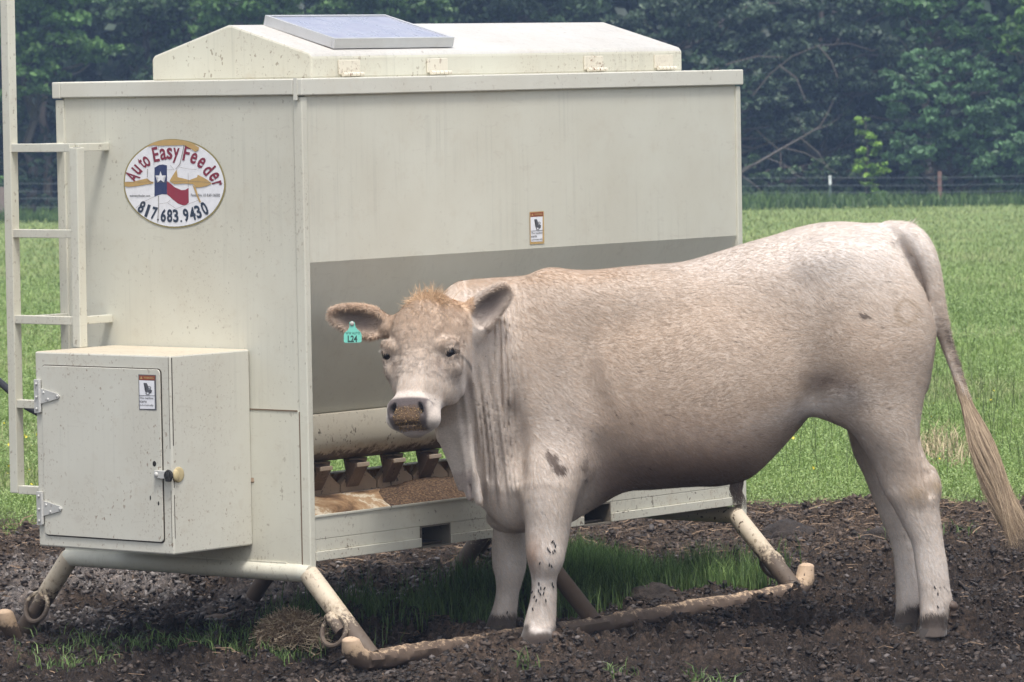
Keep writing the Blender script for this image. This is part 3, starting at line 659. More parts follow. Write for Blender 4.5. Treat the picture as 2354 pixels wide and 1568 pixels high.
# straw and dry stalks
def straws(X,Y,Z,ln,wd,col,elev=.15):
    n=len(X); a=rng.uniform(0,math.pi*2,n); el=rng.normal(0,elev,n); d=np.stack([np.cos(a)*np.cos(el),np.sin(a)*np.cos(el),np.sin(el)],-1)*ln[:,None]/2
    s=np.stack([-np.sin(a),np.cos(a),np.zeros(n)],-1)*wd[:,None]/2; s[:,2]+=wd*.35; P=np.stack([X,Y,Z],-1); bend=np.stack([rng.normal(0,1,n),rng.normal(0,1,n),rng.random(n)],-1)*ln[:,None]*.12
    V=np.stack([P-d-s,P-d+s,P+bend+s,P+bend-s,P+d+s,P+d-s],1).reshape(-1,3); k=np.arange(n)[:,None]*6; return V,np.concatenate([k+np.array([[0,1,2,3]]),k+np.array([[3,2,4,5]])],0),np.repeat(col,6,0)
n=26000; Y=15.4+6.4*rng.random(n)**.62; X=rng.uniform(-1,1,n)*(.11*Y+.1); k=rng.random(n)<(.13+.87*smooth(18.2,20.8,Y))*(.35+.65*smooth(.4,.6,fbm(X*2,Y*2,3,71))); X,Y=X[k],Y[k]; n=len(X)
fr=rng.random(n)[:,None]; col=(np.array([.07,.045,.03])*(1-fr)+np.array([.30,.205,.13])*fr)
V,Fq,C=straws(X,Y,mud(X,Y)+.008,rng.uniform(.02,.11,n),rng.uniform(.0018,.0038,n),col)
tag(link('scattered_straw',mesh_np('straw',V,Fq,C),M['straw']),'loose dry straw scattered over the mud','straw',kind='stuff')
# crumbs of soil, centimetre sized, broken out of the churned surface
def crumbs(n,Xf,Yf,smin_,smax_,name):
    X,Y=Xf,Yf; n=len(X); bmc=bmesh.new(); bmesh.ops.create_icosphere(bmc,subdivisions=1,radius=1); ic=np.array([v.co[:] for v in bmc.verts]); fc=np.array([[v.index for v in f.verts] for f in bmc.faces]); bmc.free()
    s=smin_+(smax_-smin_)*rng.random(n)**2.2; asp=np.stack([rng.uniform(.8,1.7,n),rng.uniform(.6,1.2,n),rng.uniform(.45,.85,n)],-1)*s[:,None]
    jit=1+rng.normal(0,.26,(n,12,1)); a=rng.uniform(0,2*math.pi,n); tl=rng.normal(0,.35,n)
    Vv=ic[None]*jit*asp[:,None,:]; z2=Vv[:,:,2]+Vv[:,:,0]*tl[:,None]; x2=Vv[:,:,0]*np.cos(a)[:,None]-Vv[:,:,1]*np.sin(a)[:,None]; y2=Vv[:,:,0]*np.sin(a)[:,None]+Vv[:,:,1]*np.cos(a)[:,None]
    P=np.stack([x2+X[:,None],y2+Y[:,None],z2+(mud(X,Y)+terrain(X,Y))[:,None]],-1).reshape(-1,3); Fq=(fc[None]+np.arange(n)[:,None,None]*12).reshape(-1,3)
    t=rng.random(n)**1.8; fa=smooth(18.0,21.,Y)*.5; cc=np.array([.013,.0095,.0085])*(1-t)[:,None]+np.array([.080,.058,.045])*t[:,None]; cc=cc*(1-fa[:,None])+np.array([.12,.085,.06])*fa[:,None]*(.4+t[:,None])
    gl=rng.random(n)<.05; cc[gl]=np.array([.13,.112,.105])*rng.uniform(.5,1.1,gl.sum())[:,None]
    am=(X<-.3)&(Y>17.6)&(Y<20.)&(fbm(X*3,Y*2,3,41)>.42)&(rng.random(n)<.45); cc[am]=np.array([.26,.23,.21])*rng.uniform(.4,1.1,am.sum())[:,None]
    return tag(link(name,mesh_np(name,P,Fq,np.repeat(cc,12,0)),M['crumb'],smooth=True),'loose crumbs and small clods of trodden soil','soil',kind='stuff')
cm=mat('soil_crumb',(.05,.04,.03),.7,spec=.45); q=NT(cm); q.l(q.n('VertexColor',layer_name='Col').outputs[0],q.b.inputs['Base Color']); M['crumb']=cm
n=210000; Y=15.3+6.5*rng.random(n)**.9; X=rng.uniform(-1,1,n)*(.112*Y+.65); k=(rng.random(n)<.35+.65*smooth(.38,.55,fbm(X*2.2,Y*2.2,3,81)))&(Y<edgeY(X)+.1)
crumbs(0,X[k],Y[k],.0035,.0135,'soil_crumbs')
# the dung-and-hay heap beside the near skid
gp=ground(668,1497,.0); n=2600; a=rng.uniform(0,2*math.pi,n); r=rng.random(n)**.6
hx_,hy_,hz_=.095,.10,.115
X=gp[0]+np.cos(a)*r*hx_*1.25; Y=gp[1]+.02+np.sin(a)*r*hy_*1.25; Z=.0+hz_*np.sqrt(np.clip(1-(r*1.0)**2,0,1))*(.9+.2*rng.random(n))
fr=rng.random(n)[:,None]**1.3; col=np.array([.22,.15,.10])*(1-fr)+np.array([.72,.58,.40])*fr
hp=empty('hay_heap',(0,0,0),label='small rounded clump of matted brown hay in front of the feeder corner',cat='hay')
V,Fq,C=straws(X,Y,Z,rng.uniform(.03,.10,n),rng.uniform(.002,.004,n),col,.5); link('strands',mesh_np('s',V,Fq,C),M['straw'],hp)
b=MB(); b.ell((gp[0],gp[1]+.02,0),(hx_,hy_,hz_),seg=32); 
for v in b.bm.verts: v.co+=Vector((0,0,1))*(.02*(vn if (vn:=random.random()-.5) else 0))
b.build('core',M['mud2'] if 'mud2' in M else mat('hay_core',(.05,.036,.026),.9),hp,smooth=True)
# a few upstanding clods of mud
def clodobj(x,y,r,lab,zs=.6):
    b=MB(); bmesh.ops.create_icosphere(b.bm,subdivisions=4,radius=1)
    vs=np.array([v.co[:] for v in b.bm.verts]); nz=fbm(vs[:,0]*2+x*9,vs[:,1]*2,4,int(x*77)%97,vs[:,2]*2)
    for v,k in zip(b.bm.verts,nz): v.co=Vector((v.co.x*r,v.co.y*r,v.co.z*r*zs))*(.62+.75*float(k))
    z=float(mud(np.array([x]),np.array([y]))[0]); bmesh.ops.translate(b.bm,verts=b.bm.verts,vec=(x,y,z+r*zs*.3))
    o=b.build('mud_clod',M['mudplain'],None,smooth=True,auto=60); tag(o,lab,'mud clod','loose lumps of mud and dung')
mp=mat('mud_lump',(.045,.034,.028),.85); q=NT(mp); tc=q.n('TexCoord').outputs['Object']; q.l(q.ramp(q.noise(tc,40,6,.75),[(.3,(.016,.012,.010)),(.6,(.065,.048,.038)),(.8,(.15,.11,.08))]),q.b.inputs['Base Color']); q.l(q.bump(q.noise(tc,70,5,.75),1.,.02),q.b.inputs['Normal']); M['mudplain']=mp
for (px,py,r,lab) in ((2035,1258,.10,'dark round dung lump at the pasture edge behind the hind legs'),(1810,1215,.13,'lumpy mud mound at the grass edge right of the feeder corner post'),(2225,1432,.05,'small dark mud lump right of the hind hooves'),(1500,1395,.09,'dark mud ridge lump behind the near skid pipe'),(985,1560,.045,'small mud lump at the bottom edge of the picture')):
    gq=ground(px,py,0); clodobj(gq[0],gq[1],r,lab)
# ================================================================ FENCE AND WOOD
YF=110.; zf=float(terrain(np.array([0.]),np.array([YF]))[0])
fe=empty('wire_fence',(0,YF,zf),label='low wire fence on thin posts at the far side of the pasture',cat='fence')
def fpost(px,ptop,mt,w_,name='post',label=None,wood=False,Y=YF):
    p=at(px,ptop,Y); b=MB(); z1=p[2]-zf
    if wood:
        b.tube([(p[0],Y-YF,-.1),(p[0],Y-YF,z1)],w_,10)
    else:
        b.box(p[0]-w_/2,p[0]+w_/2,-.012+Y-YF,-.006+Y-YF,-.1,z1); b.box(p[0]-.006,p[0]+.006,-.006+Y-YF,.03+Y-YF,-.1,z1)
        for k in [k for k in range(7) if .13+k*.1<z1]: b.box(p[0]-.01,p[0]+.01,-.022+Y-YF,-.0125+Y-YF,.1+k*.1,.12+k*.1)
    o=b.build(name,mt,fe,label=label); return o
M['postg']=mat('green_post',(.10,.14,.12),.7); M['postr']=paint('rusty_post_paint',(.20,.11,.09),.6,.5,.4); M['wood']=paint('old_wood',(.24,.19,.17),.8,1.,.8)
pg=fpost(1907,404,M['postg'],.055,label='green metal post with a white tip')
p=at(1907,404,YF); MB().box(p[0]-.03,p[0]+.03,-.03,-.0225,p[2]-zf-.20,p[2]-zf).build('post_tip',mat('post_tip_white',(.75,.78,.76),.6),pg)
fpost(2159,394,M['postr'],.085,label='rusty red metal post')
fpost(4,430,M['wood'],.10,label='old grey wooden post',wood=True)
for px in (-1100,-700,2900,3300,-260,1400,1650,2420,700,900,1130): fpost(px,406,M['postg'],.05)
M['wire']=mat('fence_wire',(.16,.19,.20),.5,.3)
for k,yy in enumerate((414,432,448,468)):
    a=at(-1300,yy+20,YF); c=at(3600,yy-18,YF); c=np.array([c[0],YF,c[2]]); 
    b=MB(); N=40; b.tube([(a[0]+(c[0]-a[0])*t/N,-.035,a[2]+(c[2]-a[2])*t/N-zf+.012*math.sin(t*1.3)) for t in range(N+1)],.0048,5); b.build('wire',M['wire'],fe)
# ---- trees. A crown is a cloud of leaf clumps, each clump a flat-ish spray of small leaves
M['bark']=paint('bark',(.10,.085,.075),.8,1.,1.,grime=(.05,.04,.03))
S=YF/F
def crown(clumps,nleaf,lsz,ca,cb,name,parent,flat=.45,seed=0):
    r_=np.random.default_rng(seed); Ps=[];Cs=[];Ss=[]
    for (x,y,z,R) in clumps:
        m_=max(6,int(1.6*nleaf*(R/.5)**2)); 
        # sub-sprays
        k=max(3,int(7*(R/.5)**1.5)); sc_=r_.normal(size=(k,3)); sc_/=np.linalg.norm(sc_,axis=1,keepdims=True); sc_*=(R*r_.random(k)**.45)[:,None]*np.array([1,1,.75])
        idx=r_.integers(0,k,m_); off=r_.normal(size=(m_,3))*np.array([.32,.32,.32*flat])*R*.62
        off[:,2]-=.25*np.abs(off[:,0])*r_.random(m_)
        P=np.array([x,y,z])+sc_[idx]+off
        tone=.7+.95*r_.random(k)[idx]; f=np.clip(r_.random(m_)*.7+.3*(off[:,2]/(R*.3)),0,1)[:,None]
        Ps.append(P); Cs.append((ca*(1-f)+cb*f)*tone[:,None]); Ss.append(lsz*(.6+.8*r_.random(m_)))
    P=np.concatenate(Ps); return cards(P,np.concatenate(Ss),np.concatenate(Cs),name,M['leaf'],up=.35,parent=parent,asp=1.1)
def limb(b,p0,p1,r0_,r1,n=7,wob=.12,rs=None):
    p0,p1=Vector(p0),Vector(p1); L_=(p1-p0).length; pts=[]
    for i in range(n):
        t=i/(n-1); o=Vector((random.uniform(-1,1),random.uniform(-1,1),random.uniform(-1,1)))*wob*L_*math.sin(math.pi*t)*.6; pts.append(p0.lerp(p1,t)+o)
    b.tube(pts,[r0_+(r1-r0_)*i/(n-1) for i in range(n)],7,cap=True); return pts
seedc=[100]
def tree(kind,label,Y,base_px,clumps_px,trunk_r,ca,cb,lsz=.075,nleaf=320,lean=0,group=None,cat='tree',height=4.8,extra=True,flat=.45):
    seedc[0]+=1; r_=np.random.default_rng(seedc[0]); gx=at(base_px,480,Y)[0]; gz=float(terrain(np.array([0.]),np.array([Y]))[0])
    o=empty(kind,(gx,Y,gz),label=label,cat=cat); 
    if group:o['group']=group
    cl=[]
    for (px,py,pr) in clumps_px:
        P=at(px,py,Y); R=pr*Y/F; cl.append((P[0]-gx,r_.uniform(-.8,.5)*min(1.2,R*1.5),P[2]-gz,R))
    b=MB(); top=Vector((lean,0,height)); pts=limb(b,(0,.9,-.2),top+Vector((0,.9,0)),trunk_r*.6,trunk_r*.3,9,.05)
    for (x,y,z,R) in cl:
        k=min(len(pts)-1,max(1,int(len(pts)*min(.95,max(.15,(z*.8)/height))))); limb(b,pts[k],(x,y,z-R*.2),trunk_r*.28,trunk_r*.07,6,.14)
    b.build('trunk',M['bark'],o,smooth=True)
    crown(cl,nleaf,lsz,np.array(ca),np.array(cb),'crown',o,flat,seedc[0]); return o
G1=(.045,.10,.03); G2=(.10,.20,.05); D1=(.03,.055,.028); D2=(.055,.10,.045); T1=(.065,.125,.062); T2=(.18,.29,.15); Y1=(.10,.20,.03); Y2=(.24,.37,.07)
def sc_cl(x0,x1,y0,y1,n,r,seed):
    r_=np.random.default_rng(seed); return [(r_.uniform(x0,x1),r_.uniform(y0,y1),r*r_.uniform(.6,1.3)) for _ in range(n)]
tree('oak_tree','leafy green oak with hanging boughs behind the ladder at the far left',113,60,[(90,20,70),(160,30,60),(60,70,60),(110,110,60),(190,90,50),(230,110,42),(205,140,40),(90,150,45),(60,40,50),(150,70,50),(40,120,45),(120,170,30),(85,185,42),(70,215,26),(110,200,26),(50,-40,90),(150,-50,90),(-60,60,90),(-80,150,60)],.22,G1,(.16,.29,.075),nleaf=360)
tree('oak_tree','mid green tree rising behind the left end of the hood',115,330,[(270,20,50),(340,40,60),(400,60,50),(310,90,50),(380,110,50),(440,120,45),(290,130,40),(350,-30,90),(430,-20,80),(470,50,50),(500,10,60)]+sc_cl(250,480,0,150,14,34,5),.2,D1,(.10,.18,.065),nleaf=330)
tree('oak_tree','bright leafed tree above the left slope of the hood',112.5,560,[(560,10,50),(620,20,45),(500,30,40),(590,50,36),(660,-10,60),(520,-20,70),(610,-50,90),(460,55,30)]+sc_cl(480,700,-10,60,10,26,9),.18,G1,(.15,.26,.08),nleaf=340)
tree('oak_tree','light green tree directly above the solar panel',114,860,[(760,10,50),(830,0,50),(900,20,50),(960,5,50),(1000,30,40),(860,40,36),(930,50,32),(740,35,36),(850,-50,90),(960,-60,90)]+sc_cl(700,1020,-10,60,12,28,10),.2,(.04,.085,.028),(.14,.24,.08),nleaf=340)
tree('dark_tree','dark shaded tree above the middle of the hood',117,1150,[(1080,20,60),(1150,0,60),(1230,30,55),(1300,10,60),(1370,30,50),(1180,-60,100),(1320,-60,100)]+sc_cl(1040,1420,-20,80,18,34,11),.22,D1,(.09,.15,.075),nleaf=260)
tree('dark_tree','greyish tree with bare arching branches above the right end of the feeder',115,1560,[(1480,30,60),(1560,50,60),(1640,60,60),(1700,110,60),(1620,120,50),(1580,-10,70),(1720,30,60),(1760,160,55),(1800,90,55),(1760,230,50)]+sc_cl(1450,1850,0,330,40,34,12),.2,(.03,.052,.032),(.115,.165,.10),lsz=.062,nleaf=420)
tree('dark_tree','grey green tangled tree between the feeder and the light green bush',116.5,1900,[(1850,60,60),(1900,120,60),(1950,60,60),(1880,200,60),(1960,170,55),(1830,290,50),(1900,290,50),(1980,20,60),(2020,100,50)]+sc_cl(1780,2080,-10,400,46,34,13),.2,(.028,.050,.030),(.10,.15,.09),lsz=.062,nleaf=420)
tree('broad_bush','big rounded teal green bush right of the yellowish sapling',111.5,2190,[(2130,150,46),(2180,160,50),(2230,190,48),(2100,200,46),(2160,220,52),(2220,240,50),(2270,230,44),(2080,260,44),(2130,290,50),(2190,300,52),(2250,300,50),(2300,290,46),(2060,320,36),(2110,350,44),(2170,350,44),(2230,360,48),(2290,350,46),(2340,330,46),(2200,120,34),(2150,125,30),(2250,150,34),(2310,400,42),(2350,390,44),(2260,400,40),(2060,370,34),(2030,300,30),(2390,300,60),(2360,250,40),(2330,430,40),(2100,400,30)]+sc_cl(2040,2360,130,400,36,26,14),.14,T1,(.125,.235,.105),lsz=.062,nleaf=430,height=3.0,cat='bush',flat=.4)
tree('sapling','slender yellow green sapling left of the big teal bush',110.9,2000,[(1985,275,16),(1975,300,18),(1995,315,18),(2005,330,18),(1985,345,17),(2010,350,16),(1970,372,20),(1990,385,22),(2010,370,20),(2030,382,16),(1965,390,18),(2000,405,17),(2015,392,18),(1990,425,14),(2010,440,20),(2025,452,14),(1990,455,18),(2005,468,16)],.035,Y1,(.30,.44,.085),lsz=.06,nleaf=420,height=2.0)
tree('oak_tree','bright green oak bough at the upper right edge of the wood',111.2,2420,[(2330,60,34),(2350,40,36),(2345,90,34),(2320,100,26),(2370,70,50),(2410,40,70),(2310,115,18),(2350,15,30)],.2,G1,(.15,.26,.06),lsz=.075,nleaf=330)
tree('oak_tree','leafy tree hanging down at the top right behind the big bush',114,2150,[(2080,10,40),(2120,20,36),(2060,30,30),(2160,-10,60),(2100,-30,80),(2210,0,40),(2230,90,40),(2180,60,30),(2270,60,36),(2130,70,36),(2200,80,40)]+sc_cl(2050,2330,20,130,10,26,15),.2,G1,(.085,.165,.06),nleaf=280)
tree('shrub','low mixed shrub behind the white tipped fence post',112,1800,sc_cl(1705,1960,360,475,44,24,16),.05,(.035,.065,.030),(.095,.16,.065),lsz=.06,nleaf=360,height=1.2,cat='bush',group='undergrowth shrubs along the fence')
tree('shrub','dark straggling shrub under the big teal bush by the red post',112.3,2150,sc_cl(2060,2380,410,480,26,20,17),.04,(.028,.055,.030),(.07,.12,.055),lsz=.06,nleaf=150,height=1.0,cat='bush',group='undergrowth shrubs along the fence')
tree('shrub','dim low shrub behind the fence left of the feeder',113.5,60,sc_cl(-120,160,330,485,26,30,18),.04,(.018,.038,.022),(.04,.075,.035),lsz=.06,nleaf=120,height=1.2,cat='bush',group='undergrowth shrubs along the fence')
for i,(x0,x1) in enumerate(((160,800),(800,1700))):
    tree('shrub',('dark shrubs hidden behind the end of the feeder','dark shrubs hidden behind the long side of the feeder')[i],114,(x0+x1)/2,sc_cl(x0,x1,150,470,46,60,20+i),.05,D1,(.055,.10,.045),lsz=.09,nleaf=50,height=2.,cat='bush',group='undergrowth shrubs along the fence')
for i,(px,lab) in enumerate(((-350,'green tree just outside the left edge, left of the ladder'),(-900,'leafy tree well left of the ladder beyond the fence'),(2750,'green tree just outside the right edge, right of the teal bush'),(3300,'leafy tree far to the right beyond the fence'))):
    tree('oak_tree',lab,113.5,px,sc_cl(px-330,px+330,-60,470,44,60,50+i),.2,G1,(.12,.21,.07),lsz=.10,nleaf=150)
# bare leaning branch
fb=empty('fallen_branch',at(1705,400,111.3),label='bare grey branch leaning up to the right through the shrubs beside the feeder',cat='branch'); O_=at(1705,400,111.3)
b=MB()
def lp(px,py,dy=0): p=at(px,py,111.3+dy)-O_; return Vector(p)
mainb=[(1690,405),(1745,372),(1800,340),(1850,312),(1885,290),(1905,255),(1915,230)]
b.tube([lp(*p) for p in mainb],[.035,.03,.026,.02,.015,.011,.007],8)
for c in ([(1800,340),(1850,352),(1880,368),(1905,382)],[(1840,318),(1880,350),(1900,385),(1925,400)],[(1790,345),(1760,320),(1740,300)],[(1745,372),(1700,390),(1660,380)],[(1850,312),(1840,290),(1830,270)],[(1760,362),(1800,378),(1830,400)],[(1700,400),(1740,430),(1760,455)],[(1870,300),(1900,290),(1930,270)]):
    b.tube([lp(x,y,-.1*i) for i,(x,y) in enumerate(c)],[.014,.010,.007,.005][:len(c)],6)
b.build('branch',M['bark'],fb,smooth=True)
ab=empty('dead_bough',at(1780,150,113),label='pale bare bough arching through the greyish tree above the feeder corner',cat='branch'); O_=at(1780,150,113)
b=MB()
for c in ([(1730,220),(1770,170),(1820,130),(1880,105),(1950,100),(2010,118)],[(1620,170),(1680,145),(1740,130),(1800,132)],[(1880,105),(1910,140),(1925,180)],[(1790,150),(1830,180),(1850,230)]):
    b.tube([Vector(at(x,y,113.2-.1*i)-O_) for i,(x,y) in enumerate(c)],[.018,.015,.012,.010,.007,.005][:len(c)],7)
b.build('branch',M['bark'],ab,smooth=True)
# deep wood behind: trunks one can hardly make out and one dark mass of leaves
n=230000; X=rng.uniform(-25,25,n); Y=rng.uniform(117,136,n); gzz=terrain(X,Y); Z=gzz+rng.random(n)*8.5+.1
k=(Z>gzz+1.)|(rng.random(n)<.7); X,Y,Z=X[k],Y[k],Z[k]; n=len(X); fr=rng.random(n)[:,None]
tag(cards(np.stack([X,Y,Z],-1),.12+.12*rng.random(n),np.array([.018,.036,.022])*(1-fr)+np.array([.05,.085,.05])*fr,'deep_wood',M['leaf'],up=.3,asp=1.2),'dark mass of woodland foliage behind the front trees','woodland',kind='stuff')
n=14000; X=rng.uniform(-38,38,n); Y=rng.uniform(137,142,n); Z=-2+rng.random(n)*16; tag(cards(np.stack([X,Y,Z],-1),np.full(n,.75),np.tile([.018,.03,.022],(n,1)),'far_wood',M['leaf'],up=.0,asp=1.3),'farthest dark foliage closing the wood','woodland',kind='stuff')
for i,(px,Y) in enumerate(((118,118),(300,121),(1720,120.5),(1940,121.5),(2070,121),(2290,120.5),(2345,122),(2010,121.3))):
    gx=at(px,480,Y)[0]; b=MB(); limb(b,(0,0,-.3),(random.uniform(-.5,.5),0,7),.12,.06,9,.03)
    o=b.build('tree_trunk',M['bark'],None,smooth=True); o.location=(gx,Y,float(terrain(np.array([0.]),np.array([Y]))[0]))
    tag(o,('thin trunk in the dark gap behind the ladder','trunk in the shade behind the hood','trunk deep in the wood beside the feeder corner','dim trunk behind the yellowish sapling','dim trunk left of the big teal bush','dark trunk right of the rusty post','dark trunk at the far right edge','slim trunk between sapling and bush')[i],'tree trunk','trunks standing in the shade of the wood')

# ---- the hazy air of the humid morning
b=MB(); b.box(-42,42,-3,146,-4,17); hz_=b.build('haze',None)
hzm=bpy.data.materials.new('haze'); hzm.use_nodes=True; t=hzm.node_tree; t.nodes.remove(t.nodes['Principled BSDF']); pv=t.nodes.new('ShaderNodeVolumePrincipled'); pv.inputs['Density'].default_value=.0010; pv.inputs['Color'].default_value=(.45,.64,1.,1)
t.links.new(pv.outputs[0],t.nodes['Material Output'].inputs['Volume']); hz_.data.materials.append(hzm); tag(hz_,kind='stuff')
# black hose behind the ladder, at the left edge
hz=[at(-60,835,18.3),at(-10,870,18.2),at(30,905,18.1),at(62,935,18.05),at(90,950,18.0),at(120,955,17.95)]
o=MB().tube([tuple(p) for p in hz],.0135,12).build('hose',mat('black_rubber',(.02,.02,.025),.45),None,smooth=True)
tag(o,'black rubber hose sloping down behind the ladder at the left edge','hose')
# feed lying in the trough
fd=empty('feed_pile',(KP[0],KP[1],0),math.radians(90-39.4),label='loose brown feed heaped in the near side of the trough',cat='feed')
gx_,gy_=np.meshgrid(np.linspace(.03,2.40,420),np.linspace(.283,.50,44),indexing='ij')
tr=np.interp(gy_,[.28,.30,.495],[.432,.43,.528])
hgt=.036*np.exp(-((gx_-.86)/.22)**2)*np.exp(-((gy_-.40)/.12)**2)+.050*np.exp(-((gx_-1.5)/.4)**2)+.010*smooth(.31,.285,gy_)+.02*np.exp(-((gx_-.22)/.12)**2)*smooth(.36,.29,gy_)
hgt=hgt*(.6+.8*fbm(gx_*9,gy_*9,3,91))+clods(gx_,gy_,.022,92)*.35*smooth(.004,.02,hgt)-.006
V=np.stack([gx_,gy_,tr+hgt],-1).reshape(-1,3); nyy=44; i=np.arange(419)[:,None]*nyy+np.arange(nyy-1)[None,:]
mf=mat('feed',(.12,.07,.035),.9); q=NT(mf); tc=q.n('TexCoord').outputs['Object']; q.l(q.ramp(q.noise(tc,130,3,.7),[(.35,(.045,.026,.016)),(.55,(.15,.088,.048)),(.72,(.34,.23,.13))]),q.b.inputs['Base Color']); q.l(q.bump(q.noise(tc,150,4,.7),1.,.01),q.b.inputs['Normal'])
link('feed_surface',mesh_np('feed',V,np.stack([i,i+1,i+nyy+1,i+nyy],-1).reshape(-1,4)),mf,fd,smooth=True)
# warning sticker on the long side: local frame of the feeder
warning((1.196,V0+.0008,1.475),(1,0,0),(0,0,1),(0,-1,0),.080,.115,FR,True)
# ================================================================ THE ANIMAL (one continuous surface: distance field -> surface net)
YB=16.84
def X_(px,Y=YB): return at(px,784,Y)[0]
def ZZ(px,py,Y=YB): return at(px,py,Y)[2]
SX=YB/F
def axis_nodes(a,b,fa,fb,fine,coarse):     # grid lines, finer between fa and fb
    out=[a]; x=a
    while x<b:
        t=0. if fa<=x<=fb else min(1,min(abs(x-fa),abs(x-fb))/.10); x+=fine+(coarse-fine)*t; out.append(x)
    return np.array(out,np.float32)
gx=axis_nodes(-.66,1.62,-.65,.02,.0042,.0078); gy=axis_nodes(16.02,17.32,16.1,16.68,.0048,.0078); gz=axis_nodes(-.05,1.56,.70,1.29,.0042,.0078)
D=np.full((len(gx),len(gy),len(gz)),.5,np.float32)
def smin(a,b,k):
    h=np.clip(.5+.5*(b-a)/k,0,1); return b*(1-h)+a*h-k*h*(1-h)
def smax(a,b,k): return -smin(-a,-b,k)
def sub(lo,hi):
    s=[]
    for g,a,b in zip((gx,gy,gz),lo,hi):
        i0=max(0,int(np.searchsorted(g,a))-1); i1=min(len(g),int(np.searchsorted(g,b))+1); s.append(slice(i0,i1))
    return tuple(s),gx[s[0]][:,None,None],gy[s[1]][None,:,None],gz[s[2]][None,None,:]
def interp(x,xs,ys):                     # monotone-ish smooth interpolation (Catmull-Rom sampled)
    xs=np.asarray(xs,float); ys=np.asarray(ys,float); o=np.argsort(xs); xs,ys=xs[o],ys[o]
    m_=np.gradient(ys,xs); i=np.clip(np.searchsorted(xs,x)-1,0,len(xs)-2); h=xs[i+1]-xs[i]; t=np.clip((x-xs[i])/h,0,1)
    return (2*t**3-3*t**2+1)*ys[i]+(t**3-2*t**2+t)*h*m_[i]+(-2*t**3+3*t**2)*ys[i+1]+(t**3-t**2)*h*m_[i+1]
def put(fn,lo,hi,k=.02,op='u'):
    pd=k*2.2+.05; s,x,y,z=sub([a-pd for a in lo],[a+pd for a in hi]); d_=fn(x,y,z).astype(np.float32)
    D[s]=smin(D[s],d_,k) if op=='u' else smax(D[s],-d_,k)
def ellipsoid(c,r,ang=None,k=.03,op='u',axes=None):
    c=np.asarray(c,float); r=np.asarray(r,float)
    if axes is None:
        axes=np.eye(3)
        if ang is not None:                 # rotation about y (in the picture plane), radians, then about z
            a,b_=ang; Ry=np.array([[math.cos(a),0,-math.sin(a)],[0,1,0],[math.sin(a),0,math.cos(a)]]); Rz=np.array([[math.cos(b_),-math.sin(b_),0],[math.sin(b_),math.cos(b_),0],[0,0,1]]); axes=(Rz@Ry)
    A=axes; ext=np.sqrt(((A*r[None,:])**2).sum(1))
    def fn(x,y,z):
        dx,dy,dz=x-c[0],y-c[1],z-c[2]; q=0;g=0
        for j in range(3):
            l=(dx*A[0,j]+dy*A[1,j]+dz*A[2,j])/r[j]; q=q+l*l; g=g+(l/r[j])**2
        q=np.sqrt(q+1e-9); return q*(q-1)/np.sqrt(g+1e-9)
    put(fn,c-ext,c+ext,k,op)
def cap(p0,p1,ra,rb,k=.02,op='u'):
    p0=np.asarray(p0,float); p1=np.asarray(p1,float); v=p1-p0; L2=v@v
    def fn(x,y,z):
        t=np.clip(((x-p0[0])*v[0]+(y-p0[1])*v[1]+(z-p0[2])*v[2])/L2,0,1)
        return np.sqrt((x-p0[0]-t*v[0])**2+(y-p0[1]-t*v[1])**2+(z-p0[2]-t*v[2])**2)-(ra+(rb-ra)*t)
    R=max(ra,rb); put(fn,np.minimum(p0,p1)-R,np.maximum(p0,p1)+R,k,op)
def P(px,py,Y=YB): return at(px,py,Y)
# --- trunk and neck: vertical slices (px, top, bottom, centre distance, half thickness, lower taper)
T=[(1003,715,1012,16.60,.075,.15),(1022,672,1050,16.62,.10,.2),(1045,652,1092,16.65,.125,.3),(1075,644,1135,16.69,.145,.35),(1110,641,1172,16.73,.165,.35),(1150,638,1200,16.77,.185,.3),(1190,636,1214,16.80,.205,.22),(1240,635,1216,16.82,.222,.15),
 (1300,633,1200,16.83,.236,.12),(1360,631,1166,16.84,.250,.08),(1420,625,1133,16.84,.266,.02),(1500,613,1124,16.84,.282,-.05),(1580,600,1118,16.84,.292,-.08),(1660,577,1114,16.84,.294,-.08),(1720,558,1094,16.84,.288,-.06),
 (1780,541,1040,16.84,.272,-.02),(1830,525,985,16.84,.258,.0),(1880,514,930,16.84,.250,.05),(1935,510,930,16.84,.244,.05),(1990,513,975,16.84,.232,.05),(2040,513,960,16.84,.205,.0),(2085,518,935,16.84,.165,-.1),(2115,540,915,16.84,.125,-.1),(2133,585,880,16.84,.085,0),(2144,660,820,16.84,.045,0)]
tx_=[P(a,700,yy)[0] for a,_,_,yy,_,_ in T]; 
ttop=[P(a,b,yy)[2] for a,b,_,yy,_,_ in T]; tbot=[P(a,c,yy)[2] for a,_,c,yy,_,_ in T]
def torso(x,y,z):
    xx=x.ravel(); f=lambda v: interp(xx,tx_,v)[:,None,None].astype(np.float32)
    zt,zb=f(ttop),f(tbot); yc=f([t[3] for t in T]); w_=f([t[4] for t in T]); tp=f([t[5] for t in T])
    # slight downhill correction for the roll of the camera is included in at()
    zc=(zt+zb)/2; h=(zt-zb)/2; zn=(z-zc)/h; 
    we=w_*(1+tp*np.clip(zn,-1,1)); n=2.25
    r=(np.abs((y-yc)/we)**n+np.abs(zn)**n)**(1/n)
    g=np.sqrt(((y-yc)/(we*we))**2+(zn/h)**2)+1e-6
    d_=(r-1)*np.minimum(r,1.5)/np.maximum(g,.5)
    d_=np.where(r<.4,-.05,d_)
    ex=np.maximum(x-tx_[-1],tx_[0]-x); return np.maximum(d_,ex)
D[:]=np.minimum(D,torso(gx[:,None,None],gy[None,:,None],gz[None,None,:]).astype(np.float32))
